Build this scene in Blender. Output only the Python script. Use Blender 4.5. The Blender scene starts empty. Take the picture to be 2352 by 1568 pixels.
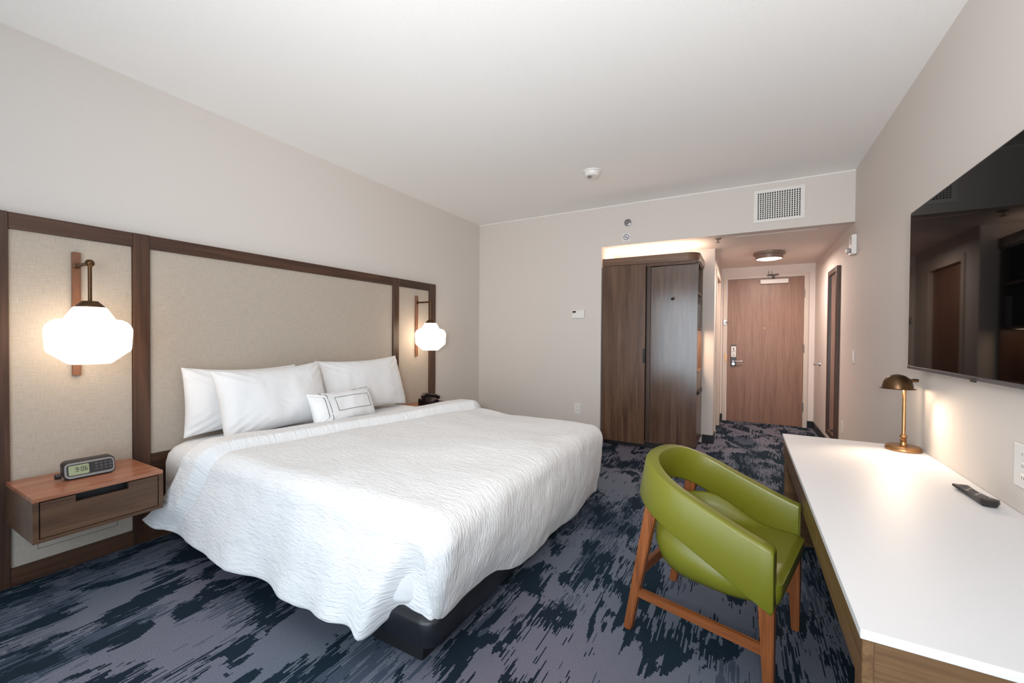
import bpy, bmesh, math, random
from mathutils import Vector, Matrix, noise

random.seed(7)
C = bpy.context.scene.collection
SC = bpy.context.scene

# ---------------------------------------------------------------- camera
F_PX, YAW, PITCH, ROLL = 950.5526, -0.5114, -0.0130, 0.0071
cam = bpy.data.objects.new('camera', bpy.data.cameras.new('camera'))
C.objects.link(cam)
cam.data.sensor_fit = 'HORIZONTAL'
cam.data.sensor_width = 36.0
cam.data.lens = 36.0 * F_PX / 2352.0
cam.data.clip_start = 0.02
cy, sy, cp, sp = math.cos(YAW), math.sin(YAW), math.cos(PITCH), math.sin(PITCH)
fwd = Vector((sy * cp, cy * cp, sp))
rgt = Vector((cy, -sy, 0))
up = rgt.cross(fwd)
r2 = rgt * math.cos(ROLL) + up * math.sin(ROLL)
u2 = up * math.cos(ROLL) - rgt * math.sin(ROLL)
M = Matrix((r2, u2, -fwd)).transposed().to_4x4()
M.translation = Vector((3.2944, 0, 1.3))
cam.matrix_world = M
SC.camera = cam

# ---------------------------------------------------------------- world, exposure, lights
SC.view_settings.view_transform = 'Standard'
SC.view_settings.look = 'None'
SC.view_settings.gamma = 1.0
SC.view_settings.use_curve_mapping = False
SC.view_settings.exposure = 0.1
SC.cycles.use_denoising = True
SC.cycles.max_bounces = 10
SC.cycles.diffuse_bounces = 6
SC.cycles.sample_clamp_indirect = 6.0
SC.cycles.caustics_reflective = False
SC.cycles.caustics_refractive = False

W_, YF, HC, HS, YD, YB = 4.176, 4.91, 2.865, 2.385, 7.328, -0.9   # room width, far wall, ceilings, entry wall, window wall
WIN = (1.3, 4.05, 0.08, 2.35)                                    # window opening x0 x1 z0 z1

world = bpy.data.worlds.new('overcast_sky')
SC.world = world
world.use_nodes = True
bg = world.node_tree.nodes['Background']
bg.inputs['Color'].default_value = (0.76, 0.89, 1.0, 1)
bg.inputs['Strength'].default_value = 4.8


def area(name, loc, rot, sx, sy_, power, col, portal=False):
    l = bpy.data.lights.new(name, 'AREA')
    l.shape = 'RECTANGLE'
    l.size, l.size_y = sx, sy_
    l.energy = power
    l.color = col
    if portal:
        l.cycles.is_portal = True
    o = bpy.data.objects.new(name, l)
    o.location = loc
    o.rotation_euler = rot
    C.objects.link(o)
    return o


def point(name, loc, power, col, r=0.03):
    l = bpy.data.lights.new(name, 'POINT')
    l.energy = power
    l.color = col
    l.shadow_soft_size = r
    o = bpy.data.objects.new(name, l)
    o.location = loc
    C.objects.link(o)
    return o


area('window_portal', ((WIN[0] + WIN[1]) / 2, YB - 0.1, (WIN[2] + WIN[3]) / 2), (math.radians(90), 0, 0),
     WIN[1] - WIN[0], WIN[3] - WIN[2], 1, (1, 1, 1), True)
FILL_XY = (3.35, -0.6)                                             # added fill light behind the camera, brightens the ceiling
ul = bpy.data.lights.new('ceiling_fill_light', 'SPOT')
ul.energy, ul.color, ul.shadow_soft_size, ul.spot_size, ul.spot_blend = 300, (1.0, 0.96, 0.925), 0.12, math.radians(125), 1.0
uo = bpy.data.objects.new('ceiling_fill_light', ul)
uo.location = (FILL_XY[0], FILL_XY[1], 1.5)
uo.rotation_euler = Vector((2.45 - FILL_XY[0], 3.1 - FILL_XY[1], 2.865 - 1.5)).to_track_quat('-Z', 'Y').to_euler()
C.objects.link(uo)
WARM = (1.0, 0.72, 0.5)
area('cove_light', (2.3, 5.28, 2.17), (math.radians(180), 0, 0), 1.0, 0.4, 8.5, (1.0, 0.74, 0.57))
area('niche_light', (2.68, 5.3, 1.395), (0, 0, 0), 0.2, 0.4, 7.0, WARM)
area('entry_light', (3.555, 6.17, 2.285), (0, 0, 0), 0.2, 0.2, 26.0, (1.0, 0.8, 0.7))

# ---------------------------------------------------------------- materials
def lin(r, g, b):
    f = lambda c: c / 12.92 if c <= 0.04045 else ((c + 0.055) / 1.055) ** 2.4
    return (f(r / 255), f(g / 255), f(b / 255), 1)


class NT:
    def __init__(self, name):
        self.m = bpy.data.materials.new(name)
        self.m.use_nodes = True
        self.t = self.m.node_tree
        self.b = self.t.nodes['Principled BSDF']

    def n(self, kind, **kw):
        nd = self.t.nodes.new(kind)
        for k, v in kw.items():
            setattr(nd, k, v)
        return nd

    def l(self, a, b):
        self.t.links.new(a, b)

    def math(self, op, a, b=None, c=None):
        nd = self.n('ShaderNodeMath', operation=op)
        for i, x in enumerate((a, b, c)):
            if x is None:
                continue
            if isinstance(x, (int, float)):
                nd.inputs[i].default_value = x
            else:
                self.l(x, nd.inputs[i])
        return nd.outputs[0]

    def noise(self, vec, scale, detail=2.0, rough=0.5, dist=0.0):
        nd = self.n('ShaderNodeTexNoise')
        nd.inputs['Scale'].default_value = scale
        nd.inputs['Detail'].default_value = detail
        nd.inputs['Roughness'].default_value = rough
        nd.inputs['Distortion'].default_value = dist
        self.l(vec, nd.inputs['Vector'])
        return nd.outputs['Fac']

    def mapping(self, scale=(1, 1, 1), rot=(0, 0, 0)):
        tc = self.n('ShaderNodeTexCoord')
        mp = self.n('ShaderNodeMapping')
        mp.inputs['Scale'].default_value = scale
        mp.inputs['Rotation'].default_value = rot
        self.l(tc.outputs['Object'], mp.inputs['Vector'])
        return mp.outputs[0]

    def ramp(self, fac, stops, interp='LINEAR'):
        nd = self.n('ShaderNodeValToRGB')
        nd.color_ramp.interpolation = interp
        e = nd.color_ramp.elements
        e[0].position, e[0].color = stops[0]
        e[1].position, e[1].color = stops[-1]
        for p, c in stops[1:-1]:
            x = e.new(p)
            x.color = c
        self.l(fac, nd.inputs['Fac'])
        return nd.outputs['Color']

    def mix(self, fac, a, b, mode='MIX'):
        nd = self.n('ShaderNodeMix', data_type='RGBA', blend_type=mode)
        for sock, x in ((nd.inputs[0], fac), (nd.inputs[6], a), (nd.inputs[7], b)):
            if isinstance(x, (int, float)):
                sock.default_value = x
            elif isinstance(x, tuple):
                sock.default_value = x
            else:
                self.l(x, sock)
        return nd.outputs[2]

    def bump(self, h, strength, dist):
        nd = self.n('ShaderNodeBump')
        nd.inputs['Strength'].default_value = strength
        nd.inputs['Distance'].default_value = dist
        self.l(h, nd.inputs['Height'])
        self.l(nd.outputs[0], self.b.inputs['Normal'])


def plain(name, col, rough=0.5, metal=0.0, bump=0.0, bscale=200.0, spec=0.5, coat=0.0, var=0.06):
    k = NT(name)
    v = k.mapping()
    f = k.noise(v, bscale, 3)
    lo = tuple(c * (1 - var) for c in col[:3]) + (1,)
    hi = tuple(min(1, c * (1 + var)) for c in col[:3]) + (1,)
    k.l(k.ramp(f, [(0.3, lo), (0.7, hi)]), k.b.inputs['Base Color'])
    k.b.inputs['Roughness'].default_value = rough
    k.b.inputs['Metallic'].default_value = metal
    k.b.inputs['Specular IOR Level'].default_value = spec
    k.b.inputs['Coat Weight'].default_value = coat
    if bump:
        k.bump(f, bump, 0.002)
    return k.m


def wood(name, dark, mid, light, axis='z', rough=0.42, scale=1.0, spec=0.5, coat=0.0):
    k = NT(name)
    s = {'x': (0.55, 9, 9), 'y': (9, 0.55, 9), 'z': (9, 9, 0.55)}[axis]
    v = k.mapping(tuple(c * scale for c in s))
    f1 = k.noise(v, 1.6, 5, 0.62, 0.9)
    s2 = {'x': (2, 90, 90), 'y': (90, 2, 90), 'z': (90, 90, 2)}[axis]
    v2 = k.mapping(tuple(c * scale for c in s2))
    f2 = k.noise(v2, 1.5, 3, 0.6)
    col = k.ramp(f1, [(0.28, dark), (0.5, mid), (0.74, light)])
    fine = k.ramp(f2, [(0.3, (0.68, 0.66, 0.64, 1)), (0.62, (1.06, 1.06, 1.06, 1))])
    k.l(k.mix(0.75, col, fine, 'MULTIPLY'), k.b.inputs['Base Color'])
    k.b.inputs['Roughness'].default_value = rough
    k.b.inputs['Specular IOR Level'].default_value = spec
    k.b.inputs['Coat Weight'].default_value = coat
    k.bump(f2, 0.12, 0.001)
    return k.m


def emit(name, col, strength):
    k = NT(name)
    e = k.n('ShaderNodeEmission')
    e.inputs['Color'].default_value = col
    e.inputs['Strength'].default_value = strength
    k.l(e.outputs[0], k.t.nodes['Material Output'].inputs['Surface'])
    return k.m


M_ = {}
M_['wall'] = plain('wall_paint', lin(216, 209, 203), 0.75, bump=0.12, bscale=260, var=0.02)
M_['ceiling'] = plain('ceiling_paint', lin(249, 248, 246), 0.9, bump=0.25, bscale=180, var=0.02)
M_['soffit'] = plain('soffit_paint', lin(232, 223, 217), 0.85, bump=0.1, bscale=200, var=0.02)
M_['white'] = plain('white_plastic', lin(232, 230, 226), 0.4, var=0.02)
M_['cream'] = plain('frame_paint', lin(214, 202, 190), 0.5, var=0.02)
M_['black'] = plain('black_paint', lin(24, 24, 27), 0.5, var=0.1)
M_['blackbase'] = plain('black_vinyl', lin(26, 28, 33), 0.35, var=0.1)
M_['screen'] = plain('black_glass', lin(6, 6, 7), 0.03, var=0.0, spec=0.03)
M_['dark'] = plain('dark_plastic', lin(38, 34, 34), 0.4, var=0.1)
M_['chrome'] = plain('chrome', lin(190, 190, 192), 0.25, 1.0, var=0.02)
M_['silver'] = plain('silver_plastic', lin(150, 148, 150), 0.3, 0.6, var=0.02)
M_['grey'] = plain('grey_plastic', lin(72, 72, 78), 0.4, var=0.05)
M_['lcd'] = plain('lcd_green', lin(150, 160, 125), 0.3, var=0.03)
M_['bronze'] = plain('bronze', lin(92, 68, 46), 0.38, 0.85, var=0.12, bscale=60)
M_['brass'] = plain('antique_brass', lin(168, 128, 88), 0.32, 0.95, var=0.1, bscale=60)
M_['nickel'] = plain('brushed_bronze_rim', lin(140, 122, 112), 0.4, 0.3, var=0.04)
M_['mirror'] = plain('mirror_glass', lin(235, 235, 235), 0.02, 1.0, var=0.0)
M_['desktop'] = plain('white_quartz', lin(222, 222, 224), 0.5, var=0.02, bscale=300)
M_['leather'] = plain('green_leather', lin(108, 109, 26), 0.4, bump=0.14, bscale=420, var=0.05)
M_['ink'] = plain('black_ink', lin(40, 40, 46), 0.7, var=0.0)
M_['blueink'] = plain('blue_ink', lin(90, 88, 130), 0.7, var=0.0)
M_['grout'] = plain('shadow_gap', lin(120, 110, 104), 0.8, var=0.02)
M_['phone'] = plain('phone_plastic', lin(30, 22, 24), 0.22, var=0.05)
M_['orange'] = plain('niche_wood_lamplit', lin(186, 118, 84), 0.5, var=0.06, bscale=20)  # warm glow of the niche light on wood is put into this orange

DK, MD, LT = lin(50, 33, 24), lin(74, 50, 37), lin(95, 67, 50)
for ax in 'xyz':
    M_['walnut_' + ax] = wood('walnut_' + ax, DK, MD, LT, ax, 0.4)
    M_['chairwood_' + ax] = wood('chair_beech_' + ax, lin(108, 60, 30), lin(134, 77, 40), lin(154, 93, 52), ax, 0.35, 1.5)
M_['nsfront'] = wood('walnut_drawer', lin(62, 42, 29), lin(86, 61, 43), lin(106, 79, 58), 'y', 0.4)
M_['nstop_lamplit'] = wood('walnut_top', lin(138, 86, 62), lin(160, 104, 78), lin(178, 124, 96), 'y', 0.25)  # lighter and redder than the drawer wood: sconce light on the top is painted in
M_['wardrobe'] = wood('wardrobe_walnut', lin(72, 50, 37), lin(100, 74, 57), lin(122, 95, 76), 'z', 0.3, 0.9, 0.45)
M_['wardrobe_gloss'] = wood('wardrobe_walnut_satin', lin(68, 47, 35), lin(94, 69, 53), lin(115, 90, 72), 'z', 0.17, 0.9, 1.0)
M_['wardrobe_x'] = wood('wardrobe_walnut_across', lin(84, 58, 43), lin(112, 82, 63), lin(132, 102, 82), 'x', 0.35, 0.9)
M_['plate_lamplit'] = wood('sconce_walnut_lamplit', lin(98, 64, 46), lin(126, 84, 62), lin(146, 102, 78), 'z', 0.35)  # lighter walnut for the back plate, with the lamp's glow mixed into its colour
M_['entry'] = wood('entry_door_veneer', lin(128, 95, 77), lin(146, 110, 91), lin(160, 124, 104), 'z', 0.4, 1.1)
M_['deskwood'] = wood('desk_walnut', lin(84, 60, 38), lin(108, 80, 52), lin(130, 100, 68), 'y', 0.4)
M_['deskwood_z'] = wood('desk_walnut_side', lin(84, 60, 38), lin(108, 80, 52), lin(130, 100, 68), 'x', 0.4)


def weave_mat():
    k = NT('linen_panel')
    va = k.mapping((1, 18, 420))
    vb = k.mapping((1, 420, 18))
    fa, fb = k.noise(va, 1.0, 2), k.noise(vb, 1.0, 2)
    f = k.math('MULTIPLY', k.math('ADD', fa, fb), 0.5)
    k.l(k.ramp(f, [(0.35, lin(170, 158, 145)), (0.65, lin(190, 179, 166))]), k.b.inputs['Base Color'])
    k.b.inputs['Roughness'].default_value = 0.85
    k.b.inputs['Sheen Weight'].default_value = 0.15
    k.bump(f, 0.3, 0.001)
    return k.m


def bed_mat(name, crinkle):
    k = NT(name)
    k.b.inputs['Base Color'].default_value = lin(231, 231, 232)
    k.b.inputs['Roughness'].default_value = 0.85
    k.b.inputs['Sheen Weight'].default_value = 0.1
    if crinkle:
        uv = k.n('ShaderNodeUVMap')
        uv.uv_map = 'cloth'

        def mp(sx, sy):
            m = k.n('ShaderNodeMapping')
            m.inputs['Scale'].default_value = (sx, sy, 1)
            k.l(uv.outputs[0], m.inputs['Vector'])
            return m.outputs[0]
        a = k.noise(mp(20, 78), 1.0, 2.0, 0.5, 0.9)
        b = k.noise(mp(9, 14), 1.0, 2, 0.5, 0.4)
        h = k.math('ADD', a, k.math('MULTIPLY', b, 0.9))
        k.bump(h, 0.8, 0.008)
    else:
        a = k.noise(k.mapping((7, 7, 7)), 1.0, 3, 0.5, 0.6)
        k.bump(a, 0.6, 0.016)
    return k.m


def carpet_mat():
    k = NT('carpet_pattern')
    tc = k.n('ShaderNodeTexCoord')
    sep = k.n('ShaderNodeSeparateXYZ')
    k.l(tc.outputs['Object'], sep.inputs[0])
    # tufts: the pattern is woven in rows 5 mm wide and 14 mm long, so every edge is stepped
    px = k.math('MULTIPLY', k.math('FLOOR', k.math('MULTIPLY', sep.outputs[0], 200)), 0.005)
    py = k.math('MULTIPLY', k.math('FLOOR', k.math('MULTIPLY', sep.outputs[1], 75)), 1 / 75)

    def vec(sx, sy, off):
        c = k.n('ShaderNodeCombineXYZ')
        k.l(k.math('MULTIPLY', px, sx), c.inputs[0])
        k.l(k.math('MULTIPLY', py, sy), c.inputs[1])
        c.inputs[2].default_value = off
        return c.outputs[0]
    big = k.noise(vec(5.4, 2.9, 0.0), 1.0, 4, 0.55, 0.6)
    zone = k.noise(vec(2.4, 1.5, 5.0), 1.0, 1, 0.5)
    fine = k.noise(vec(170, 5.5, 9.0), 1.0, 1, 0.5)
    mid = k.noise(vec(38, 4.2, 13.0), 1.0, 1, 0.5)
    amp = k.ramp(zone, [(0.40, (0.10, 0.10, 0.10, 1)), (0.62, (0.72, 0.72, 0.72, 1))])
    s = k.math('ADD', k.math('MULTIPLY', k.math('SUBTRACT', fine, 0.5), amp),
               k.math('MULTIPLY', k.math('SUBTRACT', mid, 0.5), 0.34))
    v = k.math('ADD', big, s)
    dark = k.ramp(v, [(0.464, (1, 1, 1, 1)), (0.469, (0, 0, 0, 1))])
    big2 = k.noise(vec(2.6, 1.2, 21.0), 1.0, 2, 0.5, 0.3)
    v2 = k.math('ADD', big2, k.math('MULTIPLY', s, 1.2))
    teal = k.ramp(v2, [(0.585, (0, 0, 0, 1)), (0.595, (1, 1, 1, 1))])
    tone = k.noise(vec(0.7, 0.6, 2.0), 1.0, 1, 0.5)
    grey = k.ramp(tone, [(0.38, lin(106, 113, 127)), (0.62, lin(120, 116, 130))])
    navy = k.ramp(tone, [(0.36, lin(26, 44, 57)), (0.62, lin(30, 40, 53))])
    col = k.mix(teal, grey, lin(72, 82, 98))
    col = k.mix(dark, col, navy)
    fib = k.noise(k.mapping((420, 260, 1)), 1.0, 2, 0.6)
    shade = k.ramp(fib, [(0.3, (0.52, 0.52, 0.52, 1)), (0.7, (1.34, 1.34, 1.34, 1))])
    k.l(k.mix(1.0, col, shade, 'MULTIPLY'), k.b.inputs['Base Color'])
    k.b.inputs['Roughness'].default_value = 0.95
    k.b.inputs['Specular IOR Level'].default_value = 0.15
    k.bump(fib, 0.5, 0.004)
    return k.m


def pane_mat():
    k = NT('window_glass')
    tr = k.n('ShaderNodeBsdfTransparent')
    gl = k.n('ShaderNodeBsdfGlossy')
    gl.inputs['Roughness'].default_value = 0.02
    mx = k.n('ShaderNodeMixShader')
    mx.inputs[0].default_value = 0.06
    k.l(tr.outputs[0], mx.inputs[1])
    k.l(gl.outputs[0], mx.inputs[2])
    k.l(mx.outputs[0], k.t.nodes['Material Output'].inputs['Surface'])
    return k.m


M_['linen'] = weave_mat()
M_['duvet'] = bed_mat('crinkled_cotton', True)
M_['sheet'] = bed_mat('smooth_cotton', False)
M_['carpet'] = carpet_mat()
M_['pane'] = pane_mat()
M_['globe'] = emit('lit_opal_glass', (1.0, 0.78, 0.57, 1), 4.8)
M_['diffuser'] = emit('lit_diffuser', (1.0, 0.88, 0.82, 1), 9.0)
M_['bulb'] = emit('lit_bulb', (1.0, 0.78, 0.55, 1), 12.0)

# ---------------------------------------------------------------- geometry helpers
def new():
    return bmesh.new()


def absloc(o):
    v = Vector((0, 0, 0))
    while o is not None:
        v += o.location
        o = o.parent
    return v


def obj(name, bm, mat, parent=None, world=True, smooth=None, label=None, kind=None):
    """Link a bmesh as one mesh object; verts are world coordinates unless world is False."""
    if parent is not None and world:
        bmesh.ops.translate(bm, verts=bm.verts, vec=-absloc(parent))
    bmesh.ops.recalc_face_normals(bm, faces=bm.faces)
    me = bpy.data.meshes.new(name)
    bm.to_mesh(me)
    bm.free()
    me.materials.append(mat)
    o = bpy.data.objects.new(name, me)
    C.objects.link(o)
    if parent is not None:
        o.parent = parent
    if smooth is not None:
        me.polygons.foreach_set('use_smooth', [True] * len(me.polygons))
        me.set_sharp_from_angle(angle=math.radians(smooth))
    if label:
        o['label'] = label
    if kind:
        o['kind'] = kind
    return o


def thing(name, label, cat, loc, rotz=0.0, group=None):
    o = bpy.data.objects.new(name, None)
    o.empty_display_size = 0.05
    C.objects.link(o)
    o.location = loc
    o.rotation_euler = (0, 0, rotz)
    o['label'], o['category'] = label, cat
    if group:
        o['group'] = group
    return o


def tag(o, label, cat, group=None):
    o['label'], o['category'] = label, cat
    if group:
        o['group'] = group
    return o


def box(bm, x0, x1, y0, y1, z0, z1, bev=0.0, seg=2):
    r = bmesh.ops.create_cube(bm, size=1.0)
    vs = r['verts']
    for v in vs:
        v.co = Vector(((x0 + x1) / 2 + v.co.x * (x1 - x0), (y0 + y1) / 2 + v.co.y * (y1 - y0), (z0 + z1) / 2 + v.co.z * (z1 - z0)))
    if bev > 0:
        es = list({e for v in vs for e in v.link_edges})
        bmesh.ops.bevel(bm, geom=es, offset=bev, segments=seg, affect='EDGES', profile=0.5)
    return bm


def B(x0, x1, y0, y1, z0, z1, bev=0.0, seg=2):
    return box(new(), x0, x1, y0, y1, z0, z1, bev, seg)


def frame_axes(d):
    d = d.normalized()
    a = Vector((0, 0, 1)) if abs(d.z) < 0.95 else Vector((1, 0, 0))
    u = d.cross(a).normalized()
    return u, d.cross(u).normalized()


def tube(bm, pts, r, n=8, cap=True, radii=None):
    pts = [Vector(p) for p in pts]
    rings = []
    u = None
    for i, p in enumerate(pts):
        d = (pts[min(i + 1, len(pts) - 1)] - pts[max(i - 1, 0)]).normalized()
        if u is None:
            u, w = frame_axes(d)
        else:
            u = (u - d * u.dot(d)).normalized()
            w = d.cross(u)
        rr = radii[i] if radii else r
        rings.append([bm.verts.new(p + (u * math.cos(2 * math.pi * k / n) + w * math.sin(2 * math.pi * k / n)) * rr) for k in range(n)])
    for a, b in zip(rings, rings[1:]):
        for k in range(n):
            bm.faces.new((a[k], a[(k + 1) % n], b[(k + 1) % n], b[k]))
    if cap:
        bm.faces.new(rings[0][::-1])
        bm.faces.new(rings[-1])
    return bm


def lathe(bm, prof, c, n=32, axis='z', capped=False):
    """prof: list of (r, h); spun about an axis through c."""
    c = Vector(c)
    rings = []
    for r, h in prof:
        if r < 1e-6:
            p = {'z': Vector((0, 0, h)), 'y': Vector((0, h, 0)), 'x': Vector((h, 0, 0))}[axis]
            rings.append([bm.verts.new(c + p)])
            continue
        ring = []
        for k in range(n):
            a = 2 * math.pi * k / n
            ca, sa = r * math.cos(a), r * math.sin(a)
            p = {'z': Vector((ca, sa, h)), 'y': Vector((ca, h, sa)), 'x': Vector((h, ca, sa))}[axis]
            ring.append(bm.verts.new(c + p))
        rings.append(ring)
    for a, b in zip(rings, rings[1:]):
        if len(a) == 1 and len(b) == 1:
            continue
        for k in range(n):
            if len(a) == 1:
                bm.faces.new((a[0], b[k], b[(k + 1) % n]))
            elif len(b) == 1:
                bm.faces.new((a[k], a[(k + 1) % n], b[0]))
            else:
                bm.faces.new((a[k], a[(k + 1) % n], b[(k + 1) % n], b[k]))
    return bm


def loft(bm, sections, closed=True, cap=True):
    rings = [[bm.verts.new(p) for p in s] for s in sections]
    n = len(rings[0])
    for a, b in zip(rings, rings[1:]):
        for k in range(n if closed else n - 1):
            bm.faces.new((a[k], a[(k + 1) % n], b[(k + 1) % n], b[k]))
    if cap:
        bm.faces.new(rings[0][::-1])
        bm.faces.new(rings[-1])
    return bm


def prism(bm, poly, z0, z1, bev=0.0):
    a = [bm.verts.new((x, y, z0)) for x, y in poly]
    b = [bm.verts.new((x, y, z1)) for x, y in poly]
    n = len(poly)
    fs = [bm.faces.new(a[::-1]), bm.faces.new(b)]
    for k in range(n):
        bm.faces.new((a[k], a[(k + 1) % n], b[(k + 1) % n], b[k]))
    return bm


def beam(bm, p0, p1, s0, s1, bev=0.004):
    """square-section bar from p0 to p1 whose side is s0 then s1, ends kept level."""
    p0, p1 = Vector(p0), Vector(p1)
    horiz = abs((p1 - p0).normalized().z) < 0.7
    if horiz:
        d = (p1 - p0).normalized()
        w = Vector((0, 0, 1))
        u = d.cross(w).normalized()
        w = u.cross(d).normalized()
    else:
        u, w = Vector((1, 0, 0)), Vector((0, 1, 0))
    secs = []
    for p, s in ((p0, s0), (p1, s1)):
        if not isinstance(s, tuple):
            s = (s, s)
        h, g = s[0] / 2, s[1] / 2
        secs.append([p + u * a * h + w * b * g for a, b in ((-1, -1), (1, -1), (1, 1), (-1, 1))])
    start = set(bm.edges)
    loft(bm, secs)
    if bev:
        es = [e for e in bm.edges if e not in start]
        bmesh.ops.bevel(bm, geom=es, offset=bev, segments=2, affect='EDGES')
    return bm


def struct(name, bm, mat, parent=None, smooth=None):
    return obj(name, bm, mat, parent, smooth=smooth, kind='structure' if parent is None else None)


def sstep(a, b, x):
    t = max(0.0, min(1.0, (x - a) / (b - a)))
    return t * t * (3 - 2 * t)


def copy_tree(o, parent=None):
    c = o.copy()
    C.objects.link(c)
    c.parent = parent
    for ch in list(o.children):
        copy_tree(ch, c)
    return c


# ---------------------------------------------------------------- room shell
T = 0.1
AX0, AX1, AYB = 1.775, 2.97, 5.62          # wardrobe alcove: left side, corridor corner, back
struct('floor', B(-T, W_ + T, YB - T, YD + T, -0.08, 0), M_['carpet'])
struct('ceiling', B(-T, W_ + T, YB - T, YF + T, HC, HC + 0.1), M_['ceiling'])
struct('wall_left', B(-T, 0, YB - T, YF + T, 0, HC), M_['wall'])
struct('wall_right', B(W_, W_ + T, YB - T, YD + T, 0, HC), M_['wall'])
bm = B(0, AX0, YF, YF + T, 0, HC)
box(bm, AX0, W_, YF, YF + T, HS, HC)
struct('wall_far', bm, M_['wall'])
struct('ceiling_entry', B(AX0 - T, W_, YF + T, YD + T, HS, HS + 0.08), M_['soffit'])
struct('wall_alcove_side', B(AX0 - T, AX0, YF + T, AYB + T, 0, HS), M_['wall'])
bm = B(AX0, AX1, AYB, AYB + T, 0, HS)
struct('wall_alcove_back', bm, M_['wall'])
BD0, BD1, BDH = 5.95, 6.85, 2.13           # bathroom doorway in the corridor's left wall
bm = B(AX1 - T, AX1, AYB + T, BD0, 0, HS)
box(bm, AX1 - T, AX1, BD1, YD, 0, HS)
box(bm, AX1 - T, AX1, BD0, BD1, BDH, HS)
struct('wall_corridor', bm, M_['wall'])
DX0, DX1, DH = 3.058, 4.043, 2.205
bm = B(AX1 - T, DX0 - 0.02, YD, YD + T, 0, HS)
box(bm, DX1 + 0.02, W_, YD, YD + T, 0, HS)
box(bm, DX0 - 0.02, DX1 + 0.02, YD, YD + T, DH + 0.02, HS)
struct('wall_entry', bm, M_['soffit'])
bm = B(0, W_, YB - T, YB, 0, WIN[2])
box(bm, 0, W_, YB - T, YB, WIN[3], HC)
box(bm, 0, WIN[0], YB - T, YB, WIN[2], WIN[3])
box(bm, WIN[1], W_, YB - T, YB, WIN[2], WIN[3])
struct('wall_back', bm, M_['wall'])

wn = struct('window_1', B(WIN[0], WIN[1], YB - 0.1, YB + 0.03, WIN[2] - 0.03, WIN[2]), M_['white'])
fr = new()
box(fr, WIN[0], WIN[0] + 0.05, YB - 0.08, YB - 0.03, WIN[2], WIN[3])
box(fr, WIN[1] - 0.05, WIN[1], YB - 0.08, YB - 0.03, WIN[2], WIN[3])
box(fr, WIN[0], WIN[1], YB - 0.08, YB - 0.03, WIN[3] - 0.05, WIN[3])
box(fr, WIN[0], WIN[1], YB - 0.08, YB - 0.03, WIN[2], WIN[2] + 0.05)
xm = (WIN[0] + WIN[1]) / 2
box(fr, xm - 0.03, xm + 0.03, YB - 0.08, YB - 0.03, WIN[2], WIN[3])
obj('window_frame', fr, M_['white'], wn)
obj('window_pane', B(WIN[0] + 0.05, xm - 0.03, YB - 0.06, YB - 0.05, WIN[2] + 0.05, WIN[3] - 0.05), M_['pane'], wn)
obj('window_pane', B(xm + 0.03, WIN[1] - 0.05, YB - 0.06, YB - 0.05, WIN[2] + 0.05, WIN[3] - 0.05), M_['pane'], wn)

# black vinyl baseboards
bm = B(0, 0.012, YB, 0.47, 0, 0.1)
box(bm, 0, 0.012, 3.91, YF, 0, 0.1)
struct('baseboard_left', bm, M_['blackbase'])
struct('baseboard_far', B(0.012, AX0, YF - 0.012, YF, 0, 0.1), M_['blackbase'])
struct('baseboard_right', B(W_ - 0.012, W_, YB, YD, 0, 0.1), M_['blackbase'])
bm = B(2.85, AX1 + 0.012, AYB - 0.012, AYB, 0, 0.1)
box(bm, AX1, AX1 + 0.012, AYB, BD0 - 0.07, 0, 0.1)
box(bm, AX1, AX1 + 0.012, BD1 + 0.07, YD, 0, 0.1)
struct('baseboard_corridor', bm, M_['blackbase'])
bm = B(AX1 + 0.012, DX0 - 0.055, YD - 0.012, YD, 0, 0.1)
box(bm, DX1 + 0.055, W_ - 0.012, YD - 0.012, YD, 0, 0.1)
struct('baseboard_entry', bm, M_['blackbase'])
struct('trim_1', B(0, W_, YF - 0.006, YF, HC - 0.014, HC), M_['white'])

# bathroom doorway in the corridor
d2 = struct('door_2', B(AX1 - 0.07, AX1 - 0.03, BD0 + 0.02, BD1 - 0.02, 0.001, BDH - 0.02), M_['entry'])
bm = B(AX1 - 0.03, AX1 + 0.014, BD0 - 0.05, BD0 + 0.02, 0, BDH + 0.05)
box(bm, AX1 - 0.03, AX1 + 0.014, BD1 - 0.02, BD1 + 0.05, 0, BDH + 0.05)
box(bm, AX1 - 0.03, AX1 + 0.014, BD0 + 0.02, BD1 - 0.02, BDH - 0.02, BDH + 0.05)
obj('door_frame', bm, M_['cream'], d2)

# entry door
d1 = struct('door_1', B(DX0, DX1, YD - 0.002, YD + 0.045, 0.002, DH - 0.004, 0.002), M_['entry'])
bm = B(DX0 - 0.055, DX0 - 0.002, YD - 0.025, YD + 0.1, 0, DH + 0.05)
box(bm, DX1 + 0.002, DX1 + 0.055, YD - 0.025, YD + 0.1, 0, DH + 0.05)
box(bm, DX0 - 0.002, DX1 + 0.002, YD - 0.025, YD + 0.1, DH, DH + 0.05)
obj('door_frame', bm, M_['cream'], d1)
for z in (0.3, 1.15, 1.95):
    obj('hinge', tube(new(), [(DX1 + 0.002, YD - 0.03, z - 0.06), (DX1 + 0.002, YD - 0.03, z + 0.06)], 0.009, 8), M_['silver'], d1, smooth=40)
obj('peephole', lathe(new(), [(0, -0.008), (0.008, -0.008), (0.011, 0)], (3.559, YD - 0.002, 1.447), 14, 'y'), M_['brass'], d1, smooth=40)
lk = obj('lock_plate', B(3.112, 3.19, YD - 0.022, YD - 0.002, 0.86, 1.19, 0.006), M_['grey'], d1)
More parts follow.
